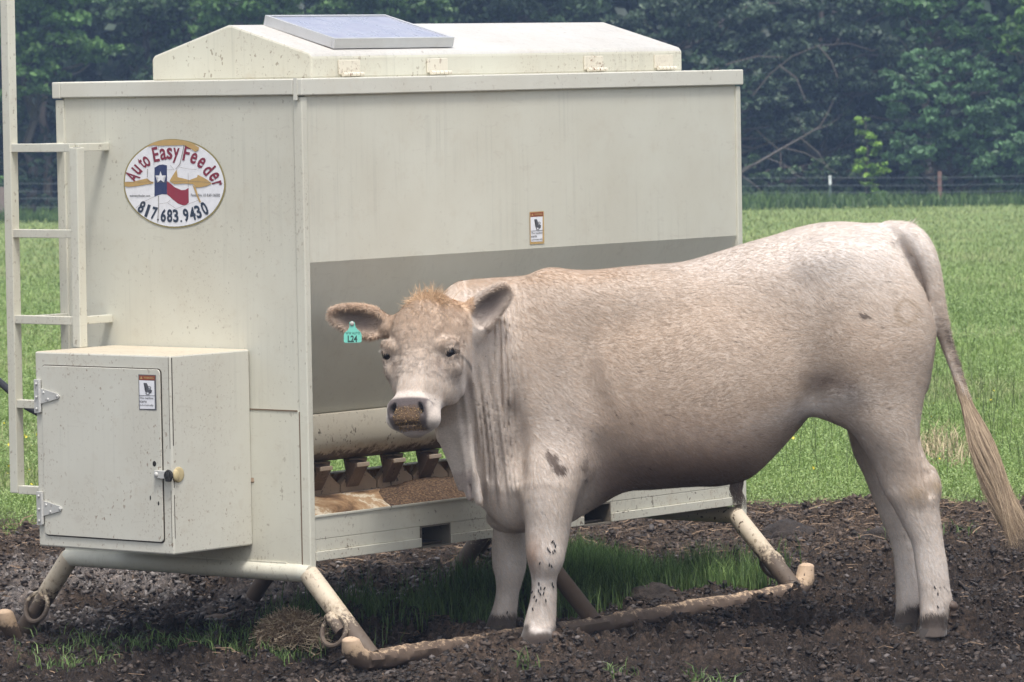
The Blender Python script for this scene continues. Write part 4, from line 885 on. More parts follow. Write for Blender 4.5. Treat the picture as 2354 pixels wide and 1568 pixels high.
# --- legs: horizontal slices (py, left px, right px, centre distance, half thickness)
def leg(S_,k,n=2.1):
    zc=[];xl=[];xr=[];yc=[];wy=[]
    for py,a,b,Y,w_ in S_:
        m_=(a+b)/2; zc.append(P(m_,py,Y)[2]); xl.append(P(a,py,Y)[0]); xr.append(P(b,py,Y)[0]); yc.append(Y); wy.append(w_)
    z0,z1=min(zc),max(zc)
    def fn(x,y,z):
        zz=z.ravel(); f=lambda v: interp(zz,zc,v)[None,None,:].astype(np.float32)
        l,r_=f(xl),f(xr); cx=(l+r_)/2; hx=(r_-l)/2; cy=f(yc); hy=f(wy)
        q=(np.abs((x-cx)/hx)**n+np.abs((y-cy)/hy)**n)**(1/n); g=np.sqrt(((x-cx)/hx**2)**2+((y-cy)/hy**2)**2)+1e-6
        d_=(q-1)*np.minimum(q,1.5)/np.maximum(g,2.); d_=np.where(q<.4,-.04,d_)
        return np.maximum(d_,np.maximum(z-z1,z0-z))
    put(fn,(min(xl),min(yc)-max(wy),z0),(max(xr),max(yc)+max(wy),z1),k)
leg([(905,1235,1345,16.74,.07),(960,1205,1352,16.71,.09),(1010,1186,1353,16.69,.105),(1066,1179,1349,16.665,.112),(1110,1186,1338,16.65,.108),(1157,1197,1323,16.64,.098),(1207,1206,1312,16.635,.086),(1249,1208,1304,16.63,.078),(1275,1211,1297,16.63,.075),(1300,1215,1290,16.63,.068),(1328,1221,1280,16.63,.052),(1368,1220,1279,16.63,.047),(1400,1213,1278,16.63,.046),(1425,1206,1277,16.63,.049),(1452,1201,1275,16.62,.054),(1478,1190,1270,16.61,.056),(1495,1183,1268,16.60,.058)],.045)
leg([(1100,1130,1225,17.03,.085),(1160,1132,1218,17.04,.085),(1214,1133,1207,17.04,.078),(1263,1130,1208,17.05,.070),(1298,1132,1209,17.05,.066),(1333,1139,1201,17.05,.055),(1361,1140,1193,17.05,.046),(1393,1133,1189,17.05,.044),(1424,1121,1186,17.05,.048),(1447,1113,1184,17.04,.052),(1462,1106,1184,17.03,.055)],.04)
# hind legs
leg([(600,1950,2120,16.80,.10),(700,1900,2134,16.74,.135),(790,1868,2141,16.71,.145),(870,1885,2131,16.71,.14),(930,1918,2120,16.705,.125),(974,1946,2114,16.70,.112),(1010,1970,2114,16.70,.10),(1050,1996,2126,16.70,.082),(1080,2010,2141,16.70,.070),(1110,2022,2157,16.70,.062),(1135,2033,2160,16.70,.058),(1165,2052,2158,16.705,.055),(1207,2074,2163,16.71,.050),(1245,2093,2167,16.71,.043),(1290,2102,2175,16.71,.040),(1346,2110,2182,16.71,.040),(1384,2113,2187,16.71,.044),(1410,2114,2179,16.71,.047),(1440,2113,2176,16.71,.050),(1462,2108,2176,16.70,.052)],.05)
leg([(850,1895,2060,16.98,.11),(930,1925,2070,16.99,.11),(985,1946,2072,17.00,.10),(1044,1962,2085,17.00,.08),(1090,1984,2100,16.99,.068),(1140,2004,2112,16.97,.058),(1190,2024,2114,16.95,.052),(1240,2044,2114,16.94,.045),(1290,2055,2116,16.93,.040),(1340,2058,2118,16.92,.040),(1385,2059,2119,16.91,.043),(1412,2057,2112,16.91,.046),(1440,2049,2106,16.90,.050),(1455,2044,2106,16.89,.052)],.045)
# --- masses: shoulder, point of shoulder, elbow, ribs, hip, thigh, stifle fold, brisket
ellipsoid(P(1290,800,16.70),(.13,.07,.27),(.18,0),.09)
ellipsoid(P(1265,960,16.69),(.125,.075,.15),(0,0),.07)
ellipsoid(P(1325,1040,16.665),(.055,.06,.09),(-.2,0),.04)
ellipsoid(P(1180,1120,16.80),(.10,.13,.14),(0,0),.06)
ellipsoid(P(1165,1190,16.84),(.07,.06,.045),(0,0),.04)
ellipsoid(P(1985,740,16.70),(.21,.105,.26),(.25,0),.08)
ellipsoid(P(1890,600,16.655),(.085,.045,.055),(.3,0),.07)
ellipsoid(P(2085,600,16.80),(.06,.07,.07),(0,0),.06)
ellipsoid(P(1930,890,16.685),(.09,.06,.12),(.5,0),.07)
ellipsoid(P(1580,900,16.66),(.34,.13,.24),(0,0),.10)
ellipsoid(P(1865,928,16.71),(.12,.032,.032),(-.35,0),.06)
ellipsoid(P(1440,690,16.72),(.30,.10,.10),(.05,0),.09)
# hollow behind the shoulder and at the flank, groove in front of the shoulder
ellipsoid(P(1375,1075,16.55),(.045,.05,.10),(0,0),.05,'s')
ellipsoid(P(1800,690,16.50),(.10,.07,.12),(.3,0),.09,'s')
ellipsoid(P(1905,885,16.535),(.055,.045,.05),(.4,0),.05,'s')
ellipsoid(P(1180,1010,16.60),(.035,.05,.14),(.1,0),.05,'s')
ellipsoid(P(1352,880,16.53),(.028,.045,.16),(.15,0),.06,'s')
ellipsoid(P(1835,800,16.50),(.05,.05,.14),(.15,0),.08,'s')
# knees, hocks, fetlocks, dewclaws
ellipsoid(P(1255,1275,16.60),(.052,.045,.055),(0,0),.03)
ellipsoid(P(1235,1465,16.60),(.045,.05,.035),(0,0),.02)
ellipsoid(P(2105,1125,16.675),(.034,.030,.05),(.3,0),.03)
ellipsoid(P(2146,1103,16.70),(.018,.024,.05),(.25,0),.02)
cap(P(2119,1015,16.665),P(2128,1090,16.655),.014,.010,.02,'s')
cap(P(2128,1090,16.655),P(2136,1135,16.655),.010,.006,.02,'s')
for a,b_ in (((2070,562),(2095,590)),((2095,590),(2109,635)),((2109,635),(2118,690)),((2118,690),(2124,760))): cap(P(*a,16.70),P(*b_,16.705),.030,.028,.012,'s')
# tail root and tail
tl=[((2040,535),.040,16.80),((2085,540),.040,16.755),((2113,562),.037,16.725),((2133,600),.033,16.705),((2145,650),.030,16.70),((2152,700),.028,16.70),((2162,745),.025,16.705),((2178,800),.019,16.72),((2196,850),.017,16.71),((2212,900),.016,16.70),((2228,945),.015,16.70)]
tk=np.linspace(0,len(tl)-1,46); ti=np.arange(len(tl)); tlx,tly,tlr,tlY=[interp(tk,ti,[f(t) for t in tl]) for f in (lambda t:t[0][0],lambda t:t[0][1],lambda t:t[1],lambda t:t[2])]
for i in range(45): cap(P(tlx[i],tly[i],tlY[i]),P(tlx[i+1],tly[i+1],tlY[i+1]),tlr[i],tlr[i+1],.006)
# groove between tail and thigh

# dewlap folds
for (x0,y0,x1,y1,Y,r_) in ((1040,985,1082,1140,16.64,.020),(1062,990,1100,1150,16.61,.018),(1020,1000,1060,1120,16.66,.016)): cap(P(x0,y0,Y-.06),P(x1,y1,Y-.03),r_,r_*.8,.03)
# --- head frame
psi,al=math.radians(24),math.radians(24)
nf=np.array([-math.sin(psi),-math.cos(psi),0]); ew=np.array([math.cos(psi),-math.sin(psi),0]); up_=np.array([0,0,1.])
ax_=-math.cos(al)*up_+math.sin(al)*nf; ff=math.cos(al)*nf+math.sin(al)*up_
# small tilt of the head in its own plane
tl_=math.radians(3.0); SQ=.935; ew,ax_=ew*math.cos(tl_)-ax_*math.sin(tl_)*1,ax_*math.cos(tl_)+ew*math.sin(tl_)
HO=at(972,683,16.40)
def HP(w_,s,d_): return HO+ew*w_+ax_*s*SQ+ff*d_
#      s    half-w front  back   centre shift
HS=[(-.012,.035,-.045,-.085),(.0,.060,-.025,-.105),(.03,.092,.000,-.135),(.07,.116,.018,-.165),(.12,.127,.026,-.19),(.17,.130,.026,-.205),(.20,.128,.022,-.21),(.24,.120,.018,-.215),(.28,.105,.014,-.205),(.32,.091,.012,-.185),(.36,.079,.012,-.155),(.40,.080,.014,-.125),(.43,.087,.012,-.110),(.455,.084,.002,-.100),(.475,.070,-.010,-.094),(.492,.048,-.026,-.085),(.502,.022,-.040,-.075)]
def headfn(x,y,z):
    dx,dy,dz=x-HO[0],y-HO[1],z-HO[2]
    w_=dx*ew[0]+dy*ew[1]+dz*ew[2]; s=(dx*ax_[0]+dy*ax_[1]+dz*ax_[2])/SQ; d_=dx*ff[0]+dy*ff[1]+dz*ff[2]
    sf=s.ravel(); g=lambda k:interp(sf,[h[0] for h in HS],[h[k] for h in HS]).reshape(s.shape).astype(np.float32)
    hw,fr,bk=g(1),g(2),g(3); dc=(fr+bk)/2; hd=(fr-bk)/2
    zn=(d_-dc)/hd; n=2.5
    we=hw*(1-.22*np.clip(-zn,0,1)**1.5)*(1-.10*np.clip(zn,0,1))
    q=(np.abs(w_/we)**n+np.abs(zn)**n)**(1/n); gr=np.sqrt((w_/we**2)**2+(zn/hd)**2)+1e-6
    r=(q-1)*np.minimum(q,1.4)/np.maximum(gr,4.); r=np.where(q<.4,-.03,r)
    return np.maximum(r,np.maximum(HS[0][0]-s,s-HS[-1][0]))
hc=HP(0,.25,-.1); put(headfn,hc-.34,hc+.34,.035)
hax=np.stack([ew,ff,ax_],1)     # columns: lateral, forward, down
def he(w_,s,d_,r,k=.02,op='u',rot=0,rot2=0):
    A=hax.copy()
    if rot: A=np.stack([ew*math.cos(rot)+ax_*math.sin(rot),ff,-ew*math.sin(rot)+ax_*math.cos(rot)],1)
    if rot2: A=np.stack([A[:,0]*math.cos(rot2)+A[:,1]*math.sin(rot2),-A[:,0]*math.sin(rot2)+A[:,1]*math.cos(rot2),A[:,2]],1)
    ellipsoid(HP(w_,s,d_),r,None,k,op,A)
he(0,.015,-.05,(.062,.04,.035),.04)                 # poll knob
he(0,.10,.012,(.085,.02,.07),.03)                   # forehead
for sg in (-1,1):
    he(sg*.100,.180,-.014,(.040,.030,.020),.02,rot=-sg*.25)      # brow
    he(sg*.112,.240,-.060,(.026,.040,.035),.03)                # cheekbone
    he(sg*.080,.270,-.120,(.040,.075,.085),.04)                # jaw muscle
    he(sg*.114,.206,-.024,(.025,.032,.026),.012)   # eyeball bulge
    he(sg*.134,.2085,-.012,(.024,.032,.0080),.004,'s',rot=-sg*.30)   # slit between the lids
    he(sg*.108,.250,.000,(.018,.012,.035),.02,'s')
    he(sg*.060,.290,.018,(.020,.016,.060),.03,'s')              # hollow beside the nasal bone
he(0,.33,.006,(.048,.016,.12),.035)                 # nasal bone
he(0,.405,.014,(.062,.020,.030),.02)               # top of the muzzle
he(0,.450,-.004,(.060,.030,.040),.02)              # nose pad
for sg in (-1,1):
    he(sg*.058,.428,.006,(.020,.026,.030),.015,rot=sg*.2)    # nostril wing
    he(sg*.050,.435,.026,(.0095,.032,.022),.006,'s',rot=-sg*.30) # nostril
    he(sg*.058,.455,-.030,(.034,.040,.030),.02)        # lips
he(0,.494,-.048,(.040,.030,.016),.010)             # chin
he(0,.482,.012,(.066,.030,.004),.006,'s')         # mouth line
# ears
def ear(base,tip,width,open_dir,thick,k=.018):
    base,tip=np.array(base),np.array(tip); a=tip-base; La=np.linalg.norm(a); a/=La; o=np.array(open_dir,float); o-=a*(o@a); o/=np.linalg.norm(o); b_=np.cross(a,o); A=np.stack([a,o,b_],1)
    c=(base+tip)/2+a*La*.0
    s,x,y,z=sub(c-La*.8,c+La*.8)
    def el(c0,r):
        dx,dy,dz=x-c0[0],y-c0[1],z-c0[2]; q=0;g=0
        for j in range(3):
            l=(dx*A[0,j]+dy*A[1,j]+dz*A[2,j])/r[j]
            if j==2: l=l*(1+.45*np.clip((dx*A[0,0]+dy*A[1,0]+dz*A[2,0])/r[0],-.9,1)*.5)   # blunt leaf outline
            q=q+l*l; g=g+(l/r[j])**2
        q=np.sqrt(q+1e-9); return q*(q-1)/np.sqrt(g+1e-9)
    outer=el(c,(La*.56,thick,width)); inner=el(c+o*thick*.75+a*La*.02,(La*.50,thick*1.05,width*.84))
    e=smax(outer,-inner,.006); D[s]=smin(D[s],e.astype(np.float32),k); return A,c
LB,LT=at(892,752,16.50),at(762,722,16.52)
earL=ear(LB,LT,.054,(-.05,-1,-.15),.032)
RB,RT=at(1068,755,16.43),at(1166,662,16.50)
earR=ear(RB,RT,.055,(.25,-1,-.25),.030)
cap(HP(-.10,.06,-.09),LB,.035,.026,.02); cap(HP(.095,.06,-.09),RB+0*ew,.036,.026,.02)
# neck joins the back of the head
cap(HP(0,.10,-.15),P(1110,830,16.74),.12,.17,.08); cap(HP(0,.20,-.17),P(1100,960,16.72),.075,.13,.07)
# --- wrinkles of the neck skin
s,x,y,z=sub((-.22,16.2,.45),(.10,16.85,1.28))
xc=(x-0)*1.0; ph_=(x+.055*(z-.9)+.006*np.sin(z*11+x*30))/.0175*math.pi; wr=-1+2*np.sqrt(np.abs(np.sin(ph_))+.02); wr=-wr*(.70+.30*np.sin(ph_*.37+z*3))
m1=smooth(.44,.62,z)*smooth(1.27,1.16,z)*smooth(-.16,-.11,x)*smooth(.06,-.02,x-.06*(z-1.))*smooth(16.49,16.54,y)
D[s]+=(wr*.0095*m1).astype(np.float32)
m2=smooth(-.20,-.15,x)*smooth(.0,-.04,x)*smooth(.45,.6,z)*smooth(1.05,.9,z); D[s]+=(np.sin((x+.12*(z-.8))/.036*2*math.pi)*.004*m2).astype(np.float32)
# rib hint and soft lumpiness of the hide
s,x,y,z=sub((.1,16.4,.5),(.9,16.9,1.3)); m3=smooth(.15,.3,x)*smooth(.85,.7,x)*smooth(.5,.62,z)*smooth(1.15,1.0,z)
D[s]+=(np.sin((x+.25*(z-.9))/.066*2*math.pi+2*np.sin(z*6))*.0005*m3).astype(np.float32)
def surface_net(D):
    S_=D<0; nx,ny,nz=D.shape; idx=-np.ones((nx-1,ny-1,nz-1),np.int32)
    c=np.zeros((nx-1,ny-1,nz-1),np.uint8)
    for i in (0,1):
        for j in (0,1):
            for k in (0,1): c+=S_[i:nx-1+i,j:ny-1+j,k:nz-1+k]
    act=np.argwhere((c>0)&(c<8)); idx[act[:,0],act[:,1],act[:,2]]=np.arange(len(act))
    G=[gx,gy,gz]; acc=np.zeros((len(act),3)); cnt=np.zeros(len(act))
    cor=[(i,j,k) for i in (0,1) for j in (0,1) for k in (0,1)]
    def crd(a): return np.stack([gx[a[:,0]],gy[a[:,1]],gz[a[:,2]]],1).astype(float)
    for p in range(8):
        for q_ in range(p+1,8):
            if sum(abs(a-b) for a,b in zip(cor[p],cor[q_]))!=1: continue
            A=act+np.array(cor[p]); B=act+np.array(cor[q_]); da=D[A[:,0],A[:,1],A[:,2]].astype(float); db=D[B[:,0],B[:,1],B[:,2]].astype(float); m_=(da<0)!=(db<0)
            t=np.where(m_,da/np.where(m_,da-db,1),0)[:,None]; pt=crd(A)*(1-t)+crd(B)*t; acc+=pt*m_[:,None]; cnt+=m_
    V=acc/cnt[:,None]; Fs=[]
    for axn in range(3):
        o1,o2=(axn+1)%3,(axn+2)%3
        sl0=[slice(1,-1)]*3; sl0[axn]=slice(0,-1); sl1=[slice(1,-1)]*3; sl1[axn]=slice(1,None)
        a=S_[tuple(sl0)]; b_=S_[tuple(sl1)]; e=np.argwhere(a!=b_); st=a[e[:,0],e[:,1],e[:,2]]; e=e+1; e[:,axn]-=1
        def cell(d1,d2): f=e.copy(); f[:,o1]-=d1; f[:,o2]-=d2; return idx[f[:,0],f[:,1],f[:,2]]
        qd=np.stack([cell(1,1),cell(0,1),cell(0,0),cell(1,0)],1); qd=np.where(st[:,None],qd,qd[:,::-1]); Fs.append(qd)
    return V,np.concatenate(Fs)
V,Fq=surface_net(D); ok=(Fq>=0).all(1); Fq=Fq[ok]
# keep the largest connected piece, relax the net a little
par=np.arange(len(V))
for _ in range(200):
    mn=np.minimum.reduce([par[Fq[:,k]] for k in range(4)]); new=par.copy()
    for k in range(4): np.minimum.at(new,Fq[:,k],mn)
    new=new[new]; new=new[new]
    if (new==par).all(): break
    par=new
lab,cn=np.unique(par[Fq[:,0]],return_counts=True); best=lab[cn.argmax()]; Fq=Fq[par[Fq[:,0]]==best]; used=np.unique(Fq); rm=-np.ones(len(V),int); rm[used]=np.arange(len(used)); V=V[used]; Fq=rm[Fq]
E_=np.concatenate([Fq[:,[k,(k+1)%4]] for k in range(4)]); deg=np.zeros(len(V)); 
def lap(V,lam):
    s=np.zeros_like(V); 
    for j in range(3): s[:,j]=np.bincount(E_[:,0],V[E_[:,1],j],len(V))+np.bincount(E_[:,1],V[E_[:,0],j],len(V))
    d_=(np.bincount(E_[:,0],minlength=len(V))+np.bincount(E_[:,1],minlength=len(V)))[:,None]; return V+lam*(s/d_-V)
V0_=V
for _ in range(2): V=lap(V,.5); V=lap(V,-.45)
def vnormals(V,Fq):
    a,b_,c,d_=[V[Fq[:,k]] for k in range(4)]; n_=np.cross(c-a,d_-b_); N=np.zeros_like(V)
    for k in range(4):
        for j in range(3): N[:,j]+=np.bincount(Fq[:,k],n_[:,j],len(V))
    return N/(np.linalg.norm(N,axis=1,keepdims=True)+1e-12)
VN=vnormals(V,Fq)
print('animal verts',len(V))
# --- hide colours with belly and flank shade painted in, laid down in the animal's own side view (ix,iy) and on the head (hw_,hs_,hd_)
ix,iy=topix(V) if False else topix_np(V[:,0],V[:,1],V[:,2])
hw_=(V-HO)@ew; hs_=(V-HO)@ax_/SQ; hd_=(V-HO)@ff
def blob(cx,cy,rx,ry,rot=0,soft=1.):
    a=math.radians(rot); dx,dy=ix-cx,iy-cy; u_=(dx*math.cos(a)+dy*math.sin(a))/rx; v_=(-dx*math.sin(a)+dy*math.cos(a))/ry
    return np.exp(-(u_*u_+v_*v_)*soft)
near_=(VN[:,1]<.25)
A0=np.array([.56,.485,.42]); TAN=np.array([.46,.36,.28]); WHT=np.array([.70,.655,.62]); BRN=np.array([.33,.215,.155]); DRK=np.array([.115,.085,.070]); PNK=np.array([.42,.31,.25])
def mixc(c,t,f): f=np.clip(f,0,1)[:,None]; return c*(1-f)+t*f
n1=fbm(V[:,0]*5,V[:,2]*5,4,201,V[:,1]*5); n2=fbm(V[:,0]*16,V[:,2]*16,4,202,V[:,1]*16)
C=np.tile(A0,(len(V),1))
C=mixc(C,WHT,smooth(1000,1330,iy)*.75)                                   # paler legs
C=mixc(C,WHT,blob(1980,560,280,95,-5)*.95); C=mixc(C,WHT,blob(1640,620,120,50,-10)*.5); C=mixc(C,TAN,blob(1450,760,330,160,0)*.75*(.5+n1)); C=mixc(C,TAN,blob(1500,960,330,130,0)*.8); C=mixc(C,TAN*.85,blob(1780,930,140,70,-15)*.6*(.4+n1)); C=mixc(C,TAN,blob(1850,770,230,120,0)*.45*(.5+n1)); C=mixc(C,TAN,blob(1990,830,160,80)*.45)
C=mixc(C,np.array([.47,.345,.25]),smooth(30,0,iy-np.interp(ix,[1030,1180,1300,1500],[650,640,636,620]))*smooth(1020,1060,ix)*smooth(1500,1380,ix)*.75)
C=mixc(C,DRK*1.2,blob(1895,878,58,24,10)*.78); C=mixc(C,DRK*1.2,blob(1950,908,46,30,40)*.74); C=mixc(C,BRN,blob(1600,1070,210,50,0)*.60); C=mixc(C,PNK,blob(1600,1000,260,60,0)*.35)  # shade of the flank hollow and lower belly painted into the coat
C=mixc(C,np.array([.20,.14,.115]),smooth(1010,1110,iy)*smooth(1330,1400,ix)*smooth(1800,1700,ix)*.8)  # underside shade of the belly painted in, darker downwards
C=mixc(C,WHT,blob(1860,940,120,26,-15)*.6); C=mixc(C,WHT,blob(1275,1000,90,120)*.45); C=mixc(C,TAN,blob(1430,640,260,40)*.3)
C=mixc(C,BRN,blob(1222,1272,22,44,5)*.72*(V[:,1]<16.8))   # stained knee
C=mixc(C,TAN,blob(2105,1100,50,60)*.5); C=mixc(C,np.array([.42,.31,.19]),blob(2105,1135,26,20)*.55*(V[:,1]<16.8)); C=mixc(C,np.array([.45,.34,.20]),blob(2153,1117,16,16)*.6)
C=mixc(C,np.array([.40,.32,.24]),blob(1300,1180,30,70)*.2)
# dried dung
dn=fbm(ix/9,iy/9,4,210); 
def splat(cx,cy,rx,ry,rot,amt,thr=.42): return smooth(.32,.62,blob(cx,cy,rx,ry,rot,1.)-(dn-.5)*1.1)*amt
for a in ((1268,1058,14,30,-30,.9),(1283,1078,16,14,0,.9),(1345,1072,9,20,0,.55),(1258,1042,8,12,0,.7)): C=mixc(C,DRK,splat(*a)*(V[:,1]<16.75))
C=mixc(C,np.array([.13,.10,.085]),splat(1983,726,14,7,20,.8)*near_)
ring=np.exp(-((np.hypot((ix-2082)/24,(iy-718)/26)-1)/.28)**2); C=mixc(C,np.array([.33,.25,.17]),ring*.55*near_*(.4+dn))
C=mixc(C,DRK,splat(2187,800,7,70,-22,.75)); C=mixc(C,DRK,splat(2202,850,6,40,-22,.7))
# muddy feet
C=mixc(C,np.array([.30,.23,.18]),smooth(.30,.05,V[:,2]+(n2-.5)*.2)*.35)
C=mixc(C,np.array([.06,.045,.037]),smooth(.120,.085,V[:,2]+(n2-.5)*.12)*.96)
# head
for bx_,by_ in ((1224,1480),(1148,1458),(1190,1492)): C=mixc(C,np.array([.07,.052,.043]),smooth(.25,.6,blob(bx_,by_,50,20)-(dn-.5)*.9)*.9)
FZ=smooth(.05,-.02,V[:,0])*smooth(-.22,-.17,V[:,0])*smooth(.45,.6,V[:,2])*smooth(1.24,1.16,V[:,2])
C=mixc(C,A0*.9,FZ*.3)
hd=((hs_>-.05)&(hs_<.6)&(V[:,1]<16.62)&(ix<1085))
hm=hd.astype(float)
C=mixc(C,np.array([.50,.37,.27]),hm*smooth(.30,.08,hs_)*.9*(.6+.6*n1)); C=mixc(C,np.array([.50,.31,.16]),hm*smooth(.05,-.01,hs_)*.6)
C=mixc(C,WHT,hm*smooth(.26,.34,hs_)*.12)
C=mixc(C,np.array([.40,.33,.29]),hm*np.exp(-(((hw_-.085)/.03)**2+((hs_-.265)/.035)**2))*.55)
MZ=np.array([.105,.085,.082]); C=mixc(C,MZ,hm*smooth(.388,.400,hs_)*smooth(.508,.500,hs_)*smooth(.079,.066,np.abs(hw_)+.35*np.clip(hs_-.46,0,1))*smooth(-.05,-.03,hd_))
fd_=smooth(.418,.445,hs_+.02*(n2-.5))*smooth(.505,.49,hs_)*smooth(.066,.034,np.abs(hw_)+.03*(n2-.5))*smooth(-.045,-.025,hd_)
fn_=fbm(V[:,0]*110,V[:,2]*110,3,220,V[:,1]*110); C=mixc(C,np.array([.15,.095,.055]),hm*fd_*.9); C=mixc(C,np.array([.09,.05,.035]),hm*fd_*smooth(.455,.475,hs_)*.8*smooth(.62,.42,fn_))
C=mixc(C,np.array([.36,.29,.26]),hm*smooth(.487,.500,hs_)*.7)
for sg in (-1,1):
    e=np.exp(-(((hw_-sg*.122)/.022)**2+((hs_-.2075-sg*(hw_-sg*.122)*-.3)/.009)**2)**1.5); C=mixc(C,np.array([.05,.04,.035]),hm*e*.85*(np.sign(hw_)==sg))
    e=np.exp(-(((hw_-sg*.082)/.022)**2+((hs_-.222-(.02))/.012)**2)); C=mixc(C,np.array([.25,.18,.14]),hm*e*.5*(np.sign(hw_)==sg))
    nst=np.exp(-(((hw_-sg*(.050+.25*(.436-hs_)))/.012)**2+((hs_-.434)/.021)**2)**1.5); C=mixc(C,np.array([.02,.015,.015]),hm*nst*(hd_>-.03))
# inside of the ears
for (A,c),wd_,La in ((earL,.054,.14),(earR,.055,.13)):
    q_=(V-c)@A; inside=np.exp(-((q_[:,0]/(La*.50))**2+(q_[:,2]/(wd_*.78))**2)**2.0)*smooth(.1,.4,VN@A[:,1])*((np.abs(q_[:,0])<La*.75)&(np.abs(q_[:,2])<wd_*1.2)&(np.abs(q_[:,1])<.06))
    C=mixc(C,np.array([.25,.20,.18]),inside*.85)
C*= (1+(n2-.5)*.16)[:,None]
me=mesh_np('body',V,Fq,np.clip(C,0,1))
hm_=mat('hide',(.6,.5,.45),.78,spec=.25); q=NT(hm_); tc=q.n('TexCoord').outputs['Object']; vc=q.n('VertexColor',layer_name='Col').outputs[0]
st=q.noise(q.mapv(tc,(34,34,80)),1.,5,.65,.8); st2=q.noise(q.mapv(tc,(110,110,300)),1.,3,.7,1.2)
c=q.mix(1.,vc,q.ramp(st,[(.25,K3(.91)),(.5,K3(1.)),(.75,K3(1.06))]),'MULTIPLY'); c=q.mix(1.,c,q.ramp(st2,[(.3,K3(.80)),(.5,K3(1.)),(.7,K3(1.16))]),'MULTIPLY')
q.l(c,q.b.inputs['Base Color']); nb=q.bump(st2,.20,.004); q.l(q.bump(st,.08,.008,nb),q.b.inputs['Normal'])
q.b.inputs['Sheen Weight'].default_value=.25; q.b.inputs['Sheen Roughness'].default_value=.5; M['hide']=hm_
cow=empty('steer',(0,0,0),label='pale cream steer with a green ear tag standing side on, facing the camera',cat='cattle')
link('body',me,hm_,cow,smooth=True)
# --- short coat hairs on the surface
def hairs(Vs,Ns,dirs,ln,wd,cols,lift,name,parent,mt='hair',jit=.12,droop=0.,seg=2):
    n=len(Vs); dirs=dirs+rng.normal(0,jit,(n,3)); dirs-=Ns*(dirs*Ns).sum(1,keepdims=True); dirs/=np.linalg.norm(dirs,axis=1,keepdims=True)+1e-9
    g=dirs*np.cos(lift)[:,None]+Ns*np.sin(lift)[:,None]; s=np.cross(g,Ns); s/=np.linalg.norm(s,axis=1,keepdims=True)+1e-9; s*=wd[:,None]/2
    base=Vs-Ns*.0008; L_=ln[:,None]; mid=base+g*L_*.55; tip=base+g*L_*1.-Ns*0+dirs*L_*.08; tip[:,2]-=droop*ln
    V=np.stack([base-s,base+s,mid+s*.8,mid-s*.8,tip+s*.1,tip-s*.1],1).reshape(-1,3); k=np.arange(n)[:,None]*6
    return link(name,mesh_np(name,V,np.concatenate([k+np.array([[0,1,2,3]]),k+np.array([[3,2,4,5]])],0),np.clip(np.repeat(cols,6,0),0,1)),M[mt],parent)
def scatter(n,mask=None):
    a,b_,c=V[Fq[:,0]],V[Fq[:,1]],V[Fq[:,2]]; ar=np.linalg.norm(np.cross(b_-a,c-a),axis=1)
    if mask is not None: ar=ar*mask[Fq[:,0]]
    p=ar/ar.sum(); f=rng.choice(len(Fq),n,p=p); u1,u2=rng.random(n)[:,None],rng.random(n)[:,None]
    q0,q1,q2,q3=[V[Fq[f,k]] for k in range(4)]; Pn=(q0*(1-u1)+q1*u1)*(1-u2)+(q3*(1-u1)+q2*u1)*u2; return Pn,VN[Fq[f,0]],C[Fq[f,0]]
msk=((VN[:,1]<.35)&(iy<1440)&~((hs_>.36)&hd)).astype(float)*(1-.8*FZ)
n=250000; Pn,Nn,Cn=scatter(n,msk); py_=topix_np(Pn[:,0],Pn[:,1],Pn[:,2]); hx_=(Pn[:,0]<-.16)&(Pn[:,2]>.75)
dirs=np.tile([1.,0,-.35],(n,1)); dirs[:,2]-=1.6*smooth(.85,.5,Pn[:,2]); dirs[hx_]=ax_; 
swirl=fbm(Pn[:,0]*4,Pn[:,2]*4,2,230)-.5; dirs[:,2]+=swirl*1.6+.8*(fbm(Pn[:,0]*16,Pn[:,2]*16,2,232)-.5)
hairs(Pn,Nn,dirs,rng.uniform(.010,.022,n),rng.uniform(.0009,.0016,n),Cn*np.array([1.02,.97,.91])*(1+rng.normal(0,.10,n)+.24*(fbm(Pn[:,0]*55,Pn[:,2]*110,2,231)-.5))[:,None],rng.uniform(.06,.26,n),'coat_hair',cow)
# curly face hair
mf_=(hd&(hs_<.30)&(hd_>-.08)&(hs_>.0)).astype(float); n=26000; Pn,Nn,Cn=scatter(n,mf_); an=fbm(Pn[:,0]*38,Pn[:,2]*38,2,240)*12; dirs=np.cos(an)[:,None]*ew+(np.sin(an)*.8+.5)[:,None]*ax_
hairs(Pn,Nn,dirs,rng.uniform(.008,.014,n),rng.uniform(.0010,.0017,n),Cn*(1+rng.normal(0,.12,n))[:,None],rng.uniform(.12,.4,n),'face_hair',cow)
# crumbs of feed stuck to the nose
n=900; mk=(hm*fd_>.35).astype(float); Pn,Nn,_=scatter(n,mk); fr=rng.random(n)[:,None]
cards(Pn+Nn*.0015,rng.uniform(.0015,.0042,n),np.array([.12,.07,.035])*(1-fr)+np.array([.50,.34,.17])*fr,'feed_crumbs',M['straw'],up=0,parent=cow)
# fringe of the ears
me_=np.zeros(len(V)); 
for (A,c),wd_,La in ((earL,.054,.14),(earR,.055,.13)):
    q_=(V-c)@A; me_+=((np.abs(q_[:,0])<La*.72)&(np.abs(q_[:,2])<wd_*1.3)&(np.abs(q_[:,1])<.05)&(q_[:,0]>-La*.45))
n=22000; Pn,Nn,Cn=scatter(n,np.clip(me_,0,1)); dl=np.where((Pn[:,0]<-.3)[:,None],earL[0][:,0],earR[0][:,0])
hairs(Pn,Nn,dl,rng.uniform(.010,.024,n),rng.uniform(.0010,.0018,n),np.clip(Cn*1.15+.03,0,1),rng.uniform(.2,.7,n),'ear_hair',cow,jit=.35,droop=.15)
